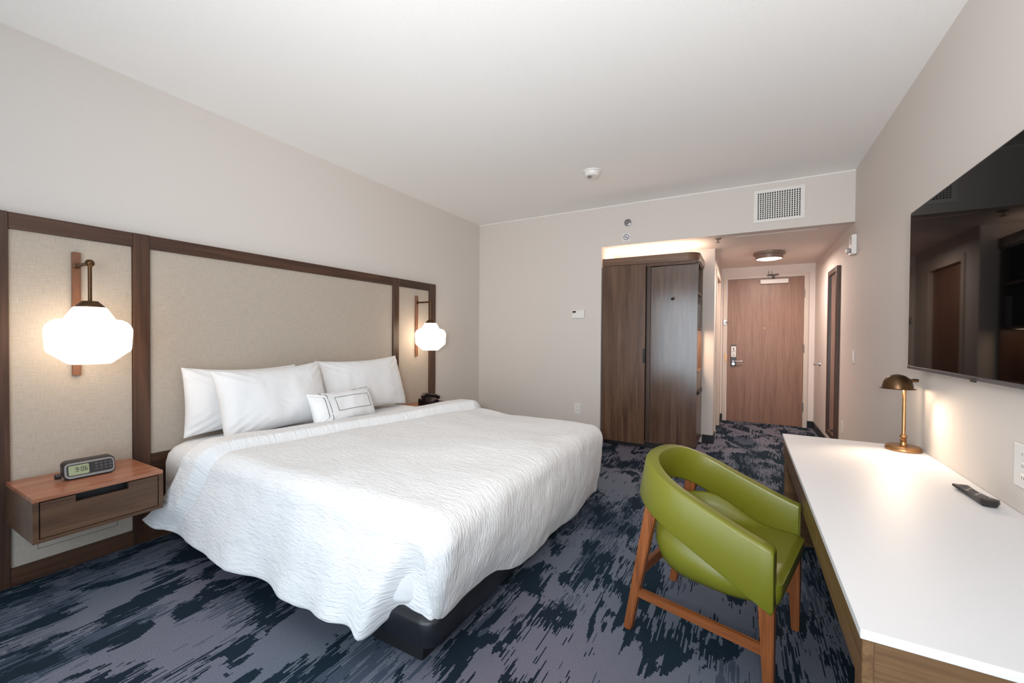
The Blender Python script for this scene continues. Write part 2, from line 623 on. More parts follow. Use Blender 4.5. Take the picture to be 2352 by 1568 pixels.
obj('lever_handle', tube(tube(new(), [(3.15, YD - 0.02, 0.935), (3.15, YD - 0.06, 0.935)], 0.013, 10),
                         [(3.15, YD - 0.06, 0.935), (3.2, YD - 0.065, 0.935), (3.275, YD - 0.06, 0.94)], 0.011, 10), M_['chrome'], lk, smooth=50)
obj('deadbolt_knob', tube(new(), [(3.15, YD - 0.022, 0.895), (3.15, YD - 0.045, 0.895)], 0.022, 12), M_['chrome'], lk, smooth=40)
obj('strike_plate', B(DX0 - 0.028, DX0 - 0.002, YD - 0.031, YD - 0.0255, 0.93, 1.05), M_['brass'], d1)
bm = B(DX0 - 0.05, DX0 - 0.012, YD - 0.04, YD - 0.0255, 1.5, 1.58, 0.003)
tube(bm, [(DX0 - 0.03, YD - 0.04, 1.52), (DX0 - 0.03, YD - 0.06, 1.54), (DX0 + 0.02, YD - 0.06, 1.54)], 0.007, 8)
obj('door_guard', bm, M_['chrome'], d1)

cl = thing('door_closer', 'white box closer with folding metal arm at the top of the entry door', 'door closer', (3.67, YD - 0.03, 2.15))
obj('closer_body', B(3.495, 3.85, YD - 0.062, YD - 0.004, 2.11, 2.175, 0.006), M_['white'], cl)
bm = tube(new(), [(3.66, YD - 0.035, 2.175), (3.66, YD - 0.035, 2.22)], 0.012, 8)
tube(bm, [(3.66, YD - 0.035, 2.215), (3.72, YD - 0.2, 2.225), (3.62, YD - 0.03, 2.24)], 0.008, 8)
obj('closer_arm', bm, M_['grey'], cl)
bm = B(3.58, 3.66, YD - 0.032, YD - 0.0255, 2.225, 2.25)
for x in (3.6, 3.64):
    tube(bm, [(x, YD - 0.04, 2.24), (x, YD - 0.045, 2.3)], 0.004, 6)
obj('closer_bracket', bm, M_['grey'], cl)

sg = thing('door_hanger', 'white card with a black drawn figure hanging on the entry door lock', 'door sign', (3.15, YD - 0.03, 1.08))
obj('card', B(3.117, 3.186, YD - 0.028, YD - 0.0235, 1.0, 1.165, 0.001, 1), M_['white'], sg)
bm = beam(new(), (3.128, YD - 0.0295, 1.07), (3.158, YD - 0.0295, 1.105), 0.008, 0.004, 0)
beam(bm, (3.158, YD - 0.0295, 1.105), (3.172, YD - 0.0295, 1.085), 0.006, 0.004, 0)
lathe(bm, [(0, -0.001), (0.01, -0.001), (0.01, 0.001)], (3.15, YD - 0.029, 1.13), 12, 'y')
box(bm, 3.14, 3.165, YD - 0.03, YD - 0.0278, 1.02, 1.026)
box(bm, 3.145, 3.16, YD - 0.03, YD - 0.0278, 1.038, 1.044)
obj('printed_figure', bm, M_['ink'], sg, kind='stuff')

# ---------------------------------------------------------------- headboard wall panel
HB = 0.05
HH = 1.912
hbd = thing('headboard', 'wide wood framed headboard panelled in beige linen on the left wall', 'headboard', (0.025, 2.19, 0))
# vertical posts, rails (alike pieces need no label)
for y0, y1 in ((0.47, 0.581), (1.069, 1.153), (3.211, 3.294), (3.79, 3.9)):
    obj('post', B(0.001, HB, y0 + 0.001, y1 - 0.001, 0, HH, 0.0015, 1), M_['walnut_z'], hbd)
for y0, y1 in ((0.581, 1.069), (1.153, 3.211), (3.294, 3.79)):
    obj('rail', B(0.001, HB - 0.001, y0, y1, HH - 0.083, HH - 0.001, 0.0015, 1), M_['walnut_y'], hbd)
    obj('rail', B(0.001, HB - 0.001, y0, y1, 0.0, 0.09, 0.0015, 1), M_['walnut_y'], hbd)
obj('upholstered_panel', B(0.001, 0.034, 1.153, 3.211, 0.54, HH - 0.083, 0.004), M_['linen'], hbd)
obj('wood_panel', B(0.001, 0.042, 1.153, 3.211, 0.415, 0.54, 0.0015, 1), M_['walnut_y'], hbd)
obj('wood_panel', B(0.001, 0.042, 1.153, 3.211, 0.09, 0.412, 0.0015, 1), M_['walnut_y'], hbd)
for y0, y1 in ((0.581, 1.069), (3.294, 3.79)):
    p = obj('upholstered_panel', B(0.001, 0.034, y0, y1, 0.09, HH - 0.083, 0.004), M_['linen'], hbd)
    a, b = y0 + 0.094, y1 - 0.071
    bm = B(0.034, 0.0346, a, b, 0.150, 0.153)
    box(bm, 0.034, 0.0346, a, a + 0.003, 0.153, 0.32)
    box(bm, 0.034, 0.0346, b - 0.003, b, 0.153, 0.32)
    box(bm, 0.034, 0.0346, a, b, 0.32, 0.323)
    obj('access_hatch_outline', bm, M_['grout'], p)


# ---------------------------------------------------------------- nightstands
def nightstand(y0, y1, label):
    x0, x1, z0, z1 = HB, 0.493, 0.335, 0.545
    t = thing('nightstand', label, 'nightstand', ((x0 + x1) / 2, (y0 + y1) / 2, z0))
    obj('top', B(x0 + 0.001, x1, y0, y1, z1 - 0.02, z1, 0.0015, 1), M_['nstop_lamplit'], t)
    obj('side_panel', B(x0 + 0.001, x1, y0, y0 + 0.02, z0, z1 - 0.02, 0.001, 1), M_['nsfront'], t)
    obj('side_panel', B(x0 + 0.001, x1, y1 - 0.02, y1, z0, z1 - 0.02, 0.001, 1), M_['nsfront'], t)
    obj('bottom_panel', B(x0 + 0.001, x1, y0 + 0.02, y1 - 0.02, z0, z0 + 0.016, 0.001, 1), M_['nsfront'], t)
    ya, yb = y0 + 0.024, y1 - 0.024
    s0, s1 = y0 + 0.14, y1 - 0.147
    bm = B(x1 - 0.02, x1 - 0.002, ya, yb, z0 + 0.02, z1 - 0.058)
    box(bm, x1 - 0.02, x1 - 0.002, ya, s0, z1 - 0.058, z1 - 0.025)
    box(bm, x1 - 0.02, x1 - 0.002, s1, yb, z1 - 0.058, z1 - 0.025)
    dr = obj('drawer', bm, M_['nsfront'], t)
    obj('handle_slot', B(x1 - 0.06, x1 - 0.045, s0 - 0.02, s1 + 0.02, z1 - 0.07, z1 - 0.021), M_['black'], dr)
    obj('drawer_box', B(x0 + 0.03, x1 - 0.07, ya, yb, z0 + 0.02, z1 - 0.03), M_['black'], dr)
    return t


nightstand(0.565, 1.049, 'floating walnut nightstand with slotted drawer under the alarm clock')
nightstand(3.312, 3.796, 'floating walnut nightstand mostly hidden behind the bed, holding the telephone')


# ---------------------------------------------------------------- wall sconces
def sconce(y, label):
    X = 0.252
    t = thing('wall_sconce', label, 'wall lamp', (0.034, y, 1.4), 0, 'bedside wall sconces')
    obj('back_plate', B(0.034, 0.056, y - 0.017, y + 0.017, 1.064, 1.748, 0.0015, 1), M_['plate_lamplit'], t)
    bm = tube(new(), [(0.056, y, 1.672), (X, y, 1.672)], 0.009, 10)
    lathe(bm, [(0, -0.02), (0.012, -0.017), (0.019, -0.006), (0.019, 0.006), (0.012, 0.017), (0, 0.02)], (X, y, 1.672), 14)
    lathe(bm, [(0.016, 0.056), (0.016, 0.066), (0.009, 0.068)], (0, y, 1.672), 14, 'x')
    obj('arm', bm, M_['bronze'], t, smooth=50)
    obj('stem', tube(new(), [(X, y, 1.66), (X, y, 1.46)], 0.0085, 12), M_['bronze'], t, smooth=50)
    obj('shade_cap', lathe(new(), [(0.0085, 1.472), (0.032, 1.470), (0.036, 1.465), (0.057, 1.444), (0.058, 1.438), (0, 1.438)], (X, y, 0), 32), M_['bronze'], t, smooth=30)
    prof = [(0.0, 1.438), (0.060, 1.438), (0.067, 1.434), (0.094, 1.397), (0.099, 1.389), (0.125, 1.386), (0.146, 1.377), (0.162, 1.362),
            (0.169, 1.345), (0.169, 1.332), (0.164, 1.266), (0.160, 1.255), (0.090, 1.208 - 0.0), (0.080, 1.203), (0.0, 1.202)]
    zc = 1.438
    prof = [(r * 1.0, zc - (zc - h) * 1.28) for r, h in prof]
    obj('globe_shade', lathe(new(), prof, (X, y, 0), 40), M_['globe'], t, smooth=40)
    return t


sconce(0.824, 'lit opal globe sconce above the nightstand with the alarm clock')
sconce(3.569, 'smaller looking lit opal globe sconce above the telephone beside the far wall')

# ---------------------------------------------------------------- bed
bed = thing('bed', 'king size bed base and mattress with white sheet on a black platform', 'bed', (1.14, 2.17, 0))


def rrect(x0, x1, y0, y1, r, n=8, corners=(1, 1, 1, 1)):
    out = []
    for (cx, cy_, a0, on) in ((x1 - r, y0 + r, -90, corners[0]), (x1 - r, y1 - r, 0, corners[1]), (x0 + r, y1 - r, 90, corners[2]), (x0 + r, y0 + r, 180, corners[3])):
        if on:
            for k in range(n + 1):
                a = math.radians(a0 + 90 * k / n)
                out.append((cx + r * math.cos(a), cy_ + r * math.sin(a)))
        else:
            a = math.radians(a0 + 45)
            out.append((cx + r * math.sqrt(2) * math.cos(a), cy_ + r * math.sqrt(2) * math.sin(a)))
    return out


obj('plinth', prism(new(), rrect(0.1, 2.19, 1.255, 3.1, 0.01, 2), 0.0, 0.088), M_['black'], bed)
bm = new()
for z0, z1, g in ((0.088, 0.094, 0.004), ):
    pass
secs = []
for z, g in ((0.088, 0.012), (0.094, 0.004), (0.102, 0.0), (0.185, 0.0), (0.196, 0.004), (0.205, 0.014), (0.212, 0.02)):
    secs.append([(x, y, z) for x, y in rrect(0.06 + g, 2.28 - g, 1.205 + g, 3.14 - g, 0.07, 10)])
loft(bm, secs)
obj('platform_rail', bm, M_['blackbase'], bed, smooth=40)
secs = []
for z, g in ((0.213, 0.035), (0.235, 0.012), (0.26, 0.0), (0.49, 0.0), (0.545, 0.010), (0.58, 0.032), (0.603, 0.065), (0.612, 0.11)):
    secs.append([(x, y, z) for x, y in rrect(0.052 + g, 2.2 - g, 1.19 + g, 3.14 - g, 0.12, 8)])
bm = loft(new(), secs)
obj('mattress', bm, M_['sheet'], bed, smooth=50)


# ---------------------------------------------------------------- duvet
def duvet():
    ZT, R = 0.626, 0.10
    YN, YFr, XF = 1.27, 3.10, 2.255
    DMAX = R * math.pi / 2

    def nz(p, s, a):
        return (noise.noise(Vector((p[0] * s, p[1] * s, p[2] * s))) * a)

    def xhead(y, side, q):
        x = 0.52 + (y - 1.25) * 0.238
        if side == 'n':
            x -= 0.34 * q ** 2.3
        return x

    def band(w, k):
        # turned-back band with a plump rounded edge, then a sharp crease where it meets the duvet below
        if w < 0.215:
            t = max(0.0, min(1.0, (w + 0.004) / 0.05))
            e = math.sqrt(max(0.0, 1 - (1 - t) ** 2))
            t2 = max(0.0, min(1.0, (0.215 - w) / 0.035))
            return k * (0.018 + 0.048 * e * math.sqrt(max(0.0, 1 - (1 - t2) ** 2)))
        return k * (0.018 * sstep(0.215, 0.26, w) * (1 - sstep(0.3, 0.6, w)) - 0.008 * (1 - sstep(0.215, 0.24, w)))

    def hem(x):
        pts = [(0.15, 0.195), (0.4, 0.175), (0.8, 0.155), (1.1, 0.145), (1.38, 0.13), (1.65, 0.125), (1.85, 0.138), (1.95, 0.135), (2.02, 0.115)]
        if x <= pts[0][0]:
            return pts[0][1]
        for (a, b), (c, d) in zip(pts, pts[1:]):
            if x <= c:
                return b + (d - b) * sstep(a, c, x)
        return pts[-1][1]

    def top_z(x, y, w):
        crown = 0.02 * math.sin(max(0, min(1, (y - 1.2) / 1.95)) * math.pi) * sstep(0.2, 1.0, w + 0.3)
        foot = -0.012 * sstep(1.7, 2.3, x)
        return ZT + crown + foot + band(w, 1.0 + 0.35 * sstep(2.3, 3.05, y)) + nz((x, y, 0), 2.2, 0.012) + nz((x, y, 3), 6.5, 0.005)

    bm = new()
    uvd = {}
    ws = [k * 0.0125 for k in range(32)]
    NU = 78
    NV = 74

    def xs_for(xh):
        rest = [ws[-1] + (XF - xh - ws[-1]) * k / NU for k in range(1, NU + 1)]
        return [xh + w for w in ws + rest], ws + rest

    def yv(j):
        return YN + (YFr - YN) * j / NV

    # top
    grid = []
    for j in range(NV + 1):
        y = yv(j)
        xs, wl = xs_for(xhead(y, 't', 0))
        grid.append([bm.verts.new((x, y, top_z(x, y, w))) for x, w in zip(xs, wl)])
    for j in range(NV):
        for i in range(len(grid[0]) - 1):
            bm.faces.new((grid[j][i], grid[j][i + 1], grid[j + 1][i + 1], grid[j + 1][i]))

    NA, NS = 8, 16

    def drop(base_z, tt, zh):
        """arc then straight; tt in 0..1 over NA+NS rows -> (out, z, q) where q is the share of the straight drop."""
        k = tt
        if k <= NA:
            a = (math.pi / 2) * k / NA
            return R * math.sin(a), base_z - R * (1 - math.cos(a)), 0.0
        q = (k - NA) / NS
        return R, (base_z - R) + (zh - (base_z - R)) * q, q

    def side_point(px, py, nx, ny, base, k, kind, w0):
        # kind: 'n' near long side, 'c' near corner, 'f' foot, 'd' far corner, 'b' far side
        tot = k / (NA + NS)
        if kind == 'n':
            zh = hem(px)
        else:
            zh = 0.15 - 0.055 * (sstep(1.4, 2.2, py) if kind == 'f' else (1 if kind in 'db' else 0)) + 0.012 * math.sin(py * 9.0) * (1 if kind == 'f' else 0)
        if kind in 'n':
            zh -= 0.035 * math.exp(-((px - 1.99) / 0.025) ** 2)
            flapzone = 1 - sstep(2.02, 2.06, px)
            zh = zh * flapzone + 0.152 * (1 - flapzone)
        out, z, q = drop(base, k, zh)
        if kind == 'n':
            # loose flap that flares to the floor, ending on a slanting fold near the foot
            xc = 2.03 + 0.42 * (z - 0.12)
            fl = 1 - sstep(xc - 0.035, xc + 0.035, px)
            head = 1 - sstep(0.25, 0.85, px)
            flare = (0.07 - 0.035 * sstep(1.55, 1.95, px) + 0.022 * head + 0.02 * math.sin(px * 7.5 + 0.6)) * q ** 1.4 + 0.012 * sstep(0, 0.4, q)
            tip = 0.03 * math.exp(-((px - 1.98) / 0.07) ** 2) * q ** 1.5
            tuck = -0.075 * q - 0.012 * math.sin(math.pi * min(1, q * 1.1))
            dent = -0.012 * math.exp(-((px - xc - 0.03) / 0.05) ** 2) * sstep(0.05, 0.5, q)
            o2 = fl * (flare + tip) + (1 - fl) * tuck + dent
            o2 += 0.014 * math.sin(px * 19 + 2 * math.sin(px * 3)) * q ** 1.6 * fl * (0.4 + 0.6 * sstep(0.6, 1.6, px))
            wq = band(w0, 1.0) * (1 - sstep(0.6, 1.0, q)) if w0 < 0.6 else 0
            out += o2 + wq * 0.75 * (k / NA if k < NA else 1)
        elif kind in ('c', 'f', 'd'):
            bulge = 0.028 * math.sin(math.pi * min(1, q)) if q > 0 else 0
            c = sstep(1.25, 1.6, py) * (1 - sstep(2.8, 3.1, py)) if kind == 'f' else 0.0
            out += bulge * (0.35 + 0.65 * c) - (0.105 - 0.055 * (sstep(1.45, 2.2, py) if kind == 'f' else (1 if kind == 'd' else 0))) * q ** 1.2
        else:
            out += 0.05 * q ** 1.3 + 0.01 * math.sin(px * 8) * q
            if w0 < 0.5:
                out += band(w0, 1.0) * 0.6 * (k / NA if k < NA else 1)
        p = Vector((px + nx * out, py + ny * out, z))
        f = min(1.0, k / NA)
        d = (nz(p, 3.1, 0.012) + nz(p, 9.0, 0.006) + nz(p, 24.0, 0.003)) * f
        p += Vector((nx * d, ny * d, 0))
        if k == NA + NS and kind != 'b':
            p.z += nz((p.x, p.y, 9), 12, 0.006)
        return p

    for row in grid:
        for vtx in row:
            uvd[vtx] = (vtx.co.x, vtx.co.y)
    DL = [0.01963 * k if k <= NA else DMAX + 0.0245 * (k - NA) for k in range(NA + NS + 1)]
    # columns around the three sides
    cols = []          # each: function k -> point, first vertex shared with the top grid
    xs0, wl0 = xs_for(xhead(YN, 't', 0))
    for i, (x, w) in enumerate(zip(xs0, wl0)):
        col = [grid[0][i]]
        base = grid[0][i].co.z
        for k in range(1, NA + NS + 1):
            q = max(0, (k - NA) / NS)
            s = (XF - x) / (XF - xs0[0])
            px = x - s * (xhead(YN, 't', 0) - xhead(YN, 'n', k / (NA + NS)))
            col.append(bm.verts.new(side_point(px, YN, 0, -1, base, k, 'n', w)))
            uvd[col[-1]] = (px, YN - DL[k])
        cols.append(col)
    NC = 12
    cz = grid[0][-1].co.z
    for c in range(1, NC):
        a = -math.pi / 2 + (math.pi / 2) * c / NC
        col = [grid[0][-1]]
        for k in range(1, NA + NS + 1):
            col.append(bm.verts.new(side_point(XF, YN, math.cos(a), math.sin(a), cz, k, 'c', 9)))
            uvd[col[-1]] = (XF + DL[k] * math.cos(a), YN + DL[k] * math.sin(a))
        cols.append(col)
    for j in range(NV + 1):
        col = [grid[j][-1]]
        for k in range(1, NA + NS + 1):
            col.append(bm.verts.new(side_point(XF, yv(j), 1, 0, grid[j][-1].co.z, k, 'f', 9)))
            uvd[col[-1]] = (XF + DL[k], yv(j))
        cols.append(col)
    for c in range(1, NC):
        a = (math.pi / 2) * c / NC
        col = [grid[-1][-1]]
        for k in range(1, NA + NS + 1):
            col.append(bm.verts.new(side_point(XF, YFr, math.cos(a), math.sin(a), grid[-1][-1].co.z, k, 'd', 9)))
            uvd[col[-1]] = (XF + DL[k] * math.cos(a), YFr + DL[k] * math.sin(a))
        cols.append(col)
    xs1, wl1 = xs_for(xhead(YFr, 't', 0))
    for i in range(len(xs1) - 1, -1, -1):
        col = [grid[-1][i]]
        for k in range(1, NA + NS + 1):
            col.append(bm.verts.new(side_point(xs1[i], YFr, 0, 1, grid[-1][i].co.z, k, 'b', wl1[i])))
            uvd[col[-1]] = (xs1[i], YFr + DL[k])
        cols.append(col)
    for a, b in zip(cols, cols[1:]):
        for k in range(NA + NS):
            vs = []
            for v in (a[k], b[k], b[k + 1], a[k + 1]):
                if v not in vs:
                    vs.append(v)
            bm.faces.new(vs)
    uvl = bm.loops.layers.uv.new('cloth')
    for fc in bm.faces:
        for lp_ in fc.loops:
            lp_[uvl].uv = uvd[lp_.vert]
    o = obj('duvet', bm, M_['duvet'], smooth=180)
    so = o.modifiers.new('thickness', 'SOLIDIFY')
    so.thickness = 0.014
    so.offset = -1
    sb = o.modifiers.new('smooth', 'SUBSURF')
    sb.levels = sb.render_levels = 1
    return tag(o, 'white crinkled duvet with folded band draped over the bed', 'duvet')


duvet()


# ---------------------------------------------------------------- pillows
def pillow(name, w, h, th, center, lean, yaw, roll, label, mat, seed=0, group=None, n=30):
    """soft pillow; local x runs along the bed's width, local y up the headboard, local z out of its face."""
    bm = new()

    def P(u, v, side):
        t = ((1 - abs(u) ** 3.0) * (1 - abs(v) ** 2.6))
        t = max(t, 0) ** 0.52
        x = w / 2 * u * (1 - 0.05 * (1 - v * v) * abs(u) ** 3)
        y = h / 2 * v * (1 - 0.13 * (1 - u * u) * abs(v) ** 3)
        z = side * th / 2 * t
        q = Vector((x * 5 + seed, y * 5, side))
        z += side * 0.02 * noise.noise(q) * t
        # creases running in from the corners
        cr = math.sin((abs(u) - abs(v)) * 26 + seed) * 0.009 * (abs(u * v)) ** 1.5 * 4 * t
        z += side * cr
        z += side * t * 0.009 * noise.noise(Vector((x * 16 + seed * 3, y * 7 - x * 6, side * 2 + seed)))
        # the lower half is fatter
        z += side * 0.02 * t * (0.5 - v * 0.5)
        return Vector((x, y, z))
    rows = {}
    for side in (1, -1):
        for i in range(n + 1):
            for j in range(n + 1):
                edge = i in (0, n) or j in (0, n)
                key = (i, j, 0 if edge else side)
                if key not in rows:
                    u, v = -1 + 2 * i / n, -1 + 2 * j / n
                    u, v = math.sin(u * math.pi / 2) * 0.6 + u * 0.4, math.sin(v * math.pi / 2) * 0.6 + v * 0.4
                    rows[key] = bm.verts.new(P(u, v, side))
        for i in range(n):
            for j in range(n):
                vs = []
                for a, b in ((i, j), (i + 1, j), (i + 1, j + 1), (i, j + 1)):
                    edge = a in (0, n) or b in (0, n)
                    vs.append(rows[(a, b, 0 if edge else side)])
                bm.faces.new(vs if side == 1 else vs[::-1])
    s, c = math.sin(lean), math.cos(lean)
    R3 = Matrix(((0, -s, c), (1, 0, 0), (0, c, s)))          # columns: width, up, normal
    mat4 = Matrix.Rotation(yaw, 4, 'Z') @ R3.to_4x4() @ Matrix.Rotation(roll, 4, 'Z')
    mat4.translation = Vector(center)
    o = obj(name, bm, mat, world=False, smooth=180)
    sb = o.modifiers.new('smooth', 'SUBSURF')
    sb.levels = sb.render_levels = 1
    o.matrix_world = mat4
    tag(o, label, 'pillow', group)
    return o, P


D = math.radians
pillow('pillow', 0.78, 0.46, 0.19, (0.155, 1.665, 0.846), D(8), D(-1), D(-1.5), 'white pillow standing against the headboard behind another, its edge showing toward the alarm clock', M_['sheet'], 1, 'white bed pillows')
pillow('pillow', 0.78, 0.48, 0.22, (0.385, 1.755, 0.848), D(17), D(0), D(2), 'white pillow leaning in front of another on the bed half nearer the alarm clock', M_['sheet'], 5, 'white bed pillows')
pillow('pillow', 0.90, 0.50, 0.22, (0.27, 2.635, 0.852), D(17), D(-2), D(1), 'white pillow leaning on the headboard on the bed half nearer the telephone', M_['sheet'], 9, 'white bed pillows')
lp, LP = pillow('lumbar_pillow', 0.56, 0.27, 0.15, (0.63, 2.125, 0.752), D(24), D(1), D(0.0), 'small white cushion with thin black outline lying before the bed pillows', M_['sheet'], 3)


def stitched(pts, r=0.0016):
    out = []
    for (u0, v0), (u1, v1) in zip(pts, pts[1:]):
        for k in range(13):
            t = k / 12
            p = LP(u0 + (u1 - u0) * t, v0 + (v1 - v0) * t, 1)
            out.append(p + Vector((0, 0, 0.001)))
    return out


bm = tube(new(), stitched([(-0.40, -0.30), (0.72, -0.30), (0.72, 0.48), (-0.40, 0.48), (-0.40, -0.30)]), 0.0016, 6)
obj('stitched_rectangle', bm, M_['ink'], lp, world=False, label='black stitched rectangle outline')
for u, e in ((-0.70, 0.97), (-0.60, 0.97)):
    obj('stitched_line', tube(new(), stitched([(u, -e), (u, e)]), 0.0017, 6), M_['ink'], lp, world=False)
obj('stitched_line', tube(new(), stitched([(0.30, 0.93), (0.5, 0.965), (0.93, 0.965)]), 0.0017, 6), M_['ink'], lp, world=False)

# ---------------------------------------------------------------- alarm clock
ck = thing('alarm_clock', 'grey clock radio with green display on the near nightstand', 'alarm clock', (0.265, 0.812, 0.545), D(-4))


def clock_parts(root):
    # local: +x faces the room, y along the width; leaning front face
    W2, H, DP = 0.098, 0.088, 0.075
    lean = 0.28

    def tr(bm):
        for v in bm.verts:
            v.co = Vector((v.co.x - lean * v.co.z, v.co.y, v.co.z))
        return bm

    def slab(x0, x1, y0, y1, z0, z1, r):
        poly = rrect(y0, y1, z0, z1, r, 6)
        bm = new()
        secs = []
        for x, g in ((x0, 0.004), (x0 + 0.004, 0), (x1 - 0.004, 0), (x1, 0.004)):
            cy2, cz2 = (y0 + y1) / 2, (z0 + z1) / 2
            secs.append([Vector((x, cy2 + (a - cy2) * (1 - g * 8), cz2 + (b - cz2) * (1 - g * 8))) for a, b in poly])
        loft(bm, secs)
        return tr(bm)
    obj('body', slab(-0.03, 0.04, -W2, W2, 0.004, H, 0.022), M_['dark'], root, world=False, smooth=40)
    bz = slab(0.036, 0.046, -W2 + 0.003, W2 - 0.003, 0.008, H - 0.004, 0.02)
    obj('bezel', bz, M_['silver'], root, world=False, smooth=40, label='silver rim around the clock face')
    fp = obj('face_panel', slab(0.042, 0.049, -W2 + 0.010, W2 - 0.010, 0.020, H - 0.012, 0.012), M_['dark'], root, world=False, smooth=40)
    dp = obj('display', slab(0.045, 0.0515, -W2 + 0.016, -0.005, 0.024, H - 0.016, 0.006), M_['lcd'], root, world=False, smooth=40, label='pale green display reading 9:06')
    # seven segment digits 9:06
    bm = new()
    segs = {'9': 'abcdfg', '0': 'abcdef', '6': 'acdefg'}
    x = 0.0522

    def digit(ch, y0, z0, w, h):
        t = 0.0022
        defs = {'a': (y0, y0 + w, z0 + h - t, z0 + h), 'g': (y0, y0 + w, z0 + h / 2 - t / 2, z0 + h / 2 + t / 2), 'd': (y0, y0 + w, z0, z0 + t),
                'b': (y0 + w - t, y0 + w, z0 + h / 2, z0 + h), 'c': (y0 + w - t, y0 + w, z0, z0 + h / 2),
                'f': (y0, y0 + t, z0 + h / 2, z0 + h), 'e': (y0, y0 + t, z0, z0 + h / 2)}
        for s in segs[ch]:
            a, b, c, d = defs[s]
            box(bm, x - 0.0012, x, a, b, c, d)
    digit('9', -0.056, 0.040, 0.010, 0.022)
    box(bm, x - 0.0012, x, -0.042, -0.0395, 0.046, 0.0485)
    box(bm, x - 0.0012, x, -0.042, -0.0395, 0.054, 0.0565)
    digit('0', -0.036, 0.040, 0.010, 0.022)
    digit('6', -0.022, 0.040, 0.010, 0.022)
    obj('digits', tr(bm), M_['ink'], dp, world=False)
    # keys on the dark half of the face
    for r_, z in enumerate((0.032, 0.046, 0.060)):
        for c_ in range(4):
            y = 0.016 + c_ * 0.018
            bm = box(new(), 0.0485, 0.0515, y, y + 0.013, z, z + 0.008, 0.001, 1)
            obj('button', tr(bm), M_['grey'], fp, world=False)
    bm = lathe(new(), [(0, -0.014), (0.010, -0.014), (0.014, -0.010), (0.014, 0.010), (0, 0.010)], (-0.006, -W2 - 0.012, 0.022), 20, 'y')
    obj('side_knob', bm, M_['dark'], root, world=False, smooth=40)
    obj('foot', box(new(), -0.05, 0.03, -W2 + 0.015, W2 - 0.015, 0.0, 0.008, 0.002), M_['black'], root, world=False)


clock_parts(ck)

# ---------------------------------------------------------------- telephone
ph = thing('telephone', 'dark desk telephone on the far nightstand behind the duvet', 'telephone', (0.3, 3.5, 0.545))
bm = loft(new(), [[(0.22, y, 0.546), (0.40, y, 0.546), (0.40, y, 0.575), (0.22, y, 0.615)] for y in (3.41, 3.60)])
obj('phone_body', bm, M_['phone'], ph)
bm = tube(new(), [(0.30, 3.385, 0.640), (0.30, 3.42, 0.660), (0.305, 3.50, 0.652), (0.315, 3.58, 0.635), (0.32, 3.63, 0.610)], 0.02, 12,
          radii=[0.020, 0.026, 0.018, 0.019, 0.024])
box(bm, 0.28, 0.33, 3.40, 3.43, 0.6, 0.64)
obj('handset', bm, M_['phone'], ph, smooth=50)

# ---------------------------------------------------------------- wardrobe
wd = thing('wardrobe', 'tall walnut wardrobe with sliding door, rounded crown and corridor side niche', 'wardrobe', (2.3, 5.3, 0))
x0, x1, yf, yb, zt = 1.785, 2.845, 4.93, 5.60, 2.15
bm = B(x0, x0 + 0.02, yf + 0.03, yb, 0.07, zt - 0.02)
box(bm, x0 + 0.02, 2.46, yb - 0.02, yb, 0.07, zt - 0.02)
box(bm, 2.46, 2.48, yf + 0.075, yb, 0.07, zt - 0.02)
box(bm, x0, x1, yf + 0.02, yb, zt - 0.02, zt)
box(bm, x0 + 0.02, 2.46, yf + 0.06, yb - 0.02, 0.07, 0.09)
obj('carcass', bm, M_['wardrobe'], wd)
obj('toe_kick', B(x0 + 0.02, x1 - 0.03, yf + 0.08, yb, 0.0, 0.07), M_['black'], wd)


def crown_poly(g, r=0.14):
    a0, a1 = x0 - 0.002 + g, x1 + 0.012 - g
    b0, b1 = yf - 0.005 + g, yb
    rr = r - g
    pts = [(a0, b0)]
    for k in range(13):
        a = math.radians(-90 + 90 * k / 12)
        pts.append((a1 - rr + rr * math.cos(a), b0 + rr + rr * math.sin(a)))
    pts += [(a1, b1)]
    return pts


bm = new()
op, ip = crown_poly(0), crown_poly(0.025)
zb_, zt_ = 2.148, 2.238
ro = [[bm.verts.new((x, y, z)) for x, y in op] for z in (zb_, zt_)]
ri = [[bm.verts.new((x, y, z)) for x, y in ip] for z in (zb_, zt_)]
for k in range(len(op) - 1):
    for a, b in ((ro[0], ro[1]), (ri[0], ri[1]), (ro[0], ri[0]), (ro[1], ri[1])):
        bm.faces.new((a[k], a[k + 1], b[k + 1], b[k]))
for k in (0, len(op) - 1):
    bm.faces.new((ro[0][k], ro[1][k], ri[1][k], ri[0][k]))
obj('crown', bm, M_['wardrobe_x'], wd, smooth=40)
obj('soffit_board', prism(new(), crown_poly(0.03), 2.15, 2.158), M_['wardrobe_x'], wd)
ld = obj('sliding_door', B(x0 + 0.004, 2.292, yf - 0.002, yf + 0.028, 0.055, 2.146, 0.0015, 1), M_['wardrobe'], wd)
obj('finger_pull', B(2.268, 2.2935, yf - 0.004, yf + 0.02, 1.0, 1.165, 0.001, 1), M_['black'], ld)
obj('fixed_door', B(2.342, x1 - 0.004, yf + 0.062, yf + 0.084, 0.075, 2.112, 0.0015, 1), M_['wardrobe_gloss'], wd)
obj('stile', B(2.296, 2.341, yf + 0.052, yf + 0.08, 0.075, 2.117, 0.001, 1), M_['walnut_z'], wd)
obj('door_track', B(2.294, x1 - 0.03, yf + 0.03, yf + 0.08, 2.118, 2.146), M_['wardrobe_x'], wd)
hk = thing('robe_hook', 'small dark coat hook on the recessed wardrobe door', 'hook', (2.575, yf + 0.06, 1.73))
bm = lathe(new(), [(0, -0.004), (0.014, -0.004), (0.016, 0)], (2.575, yf + 0.0615, 1.735), 14, 'y')
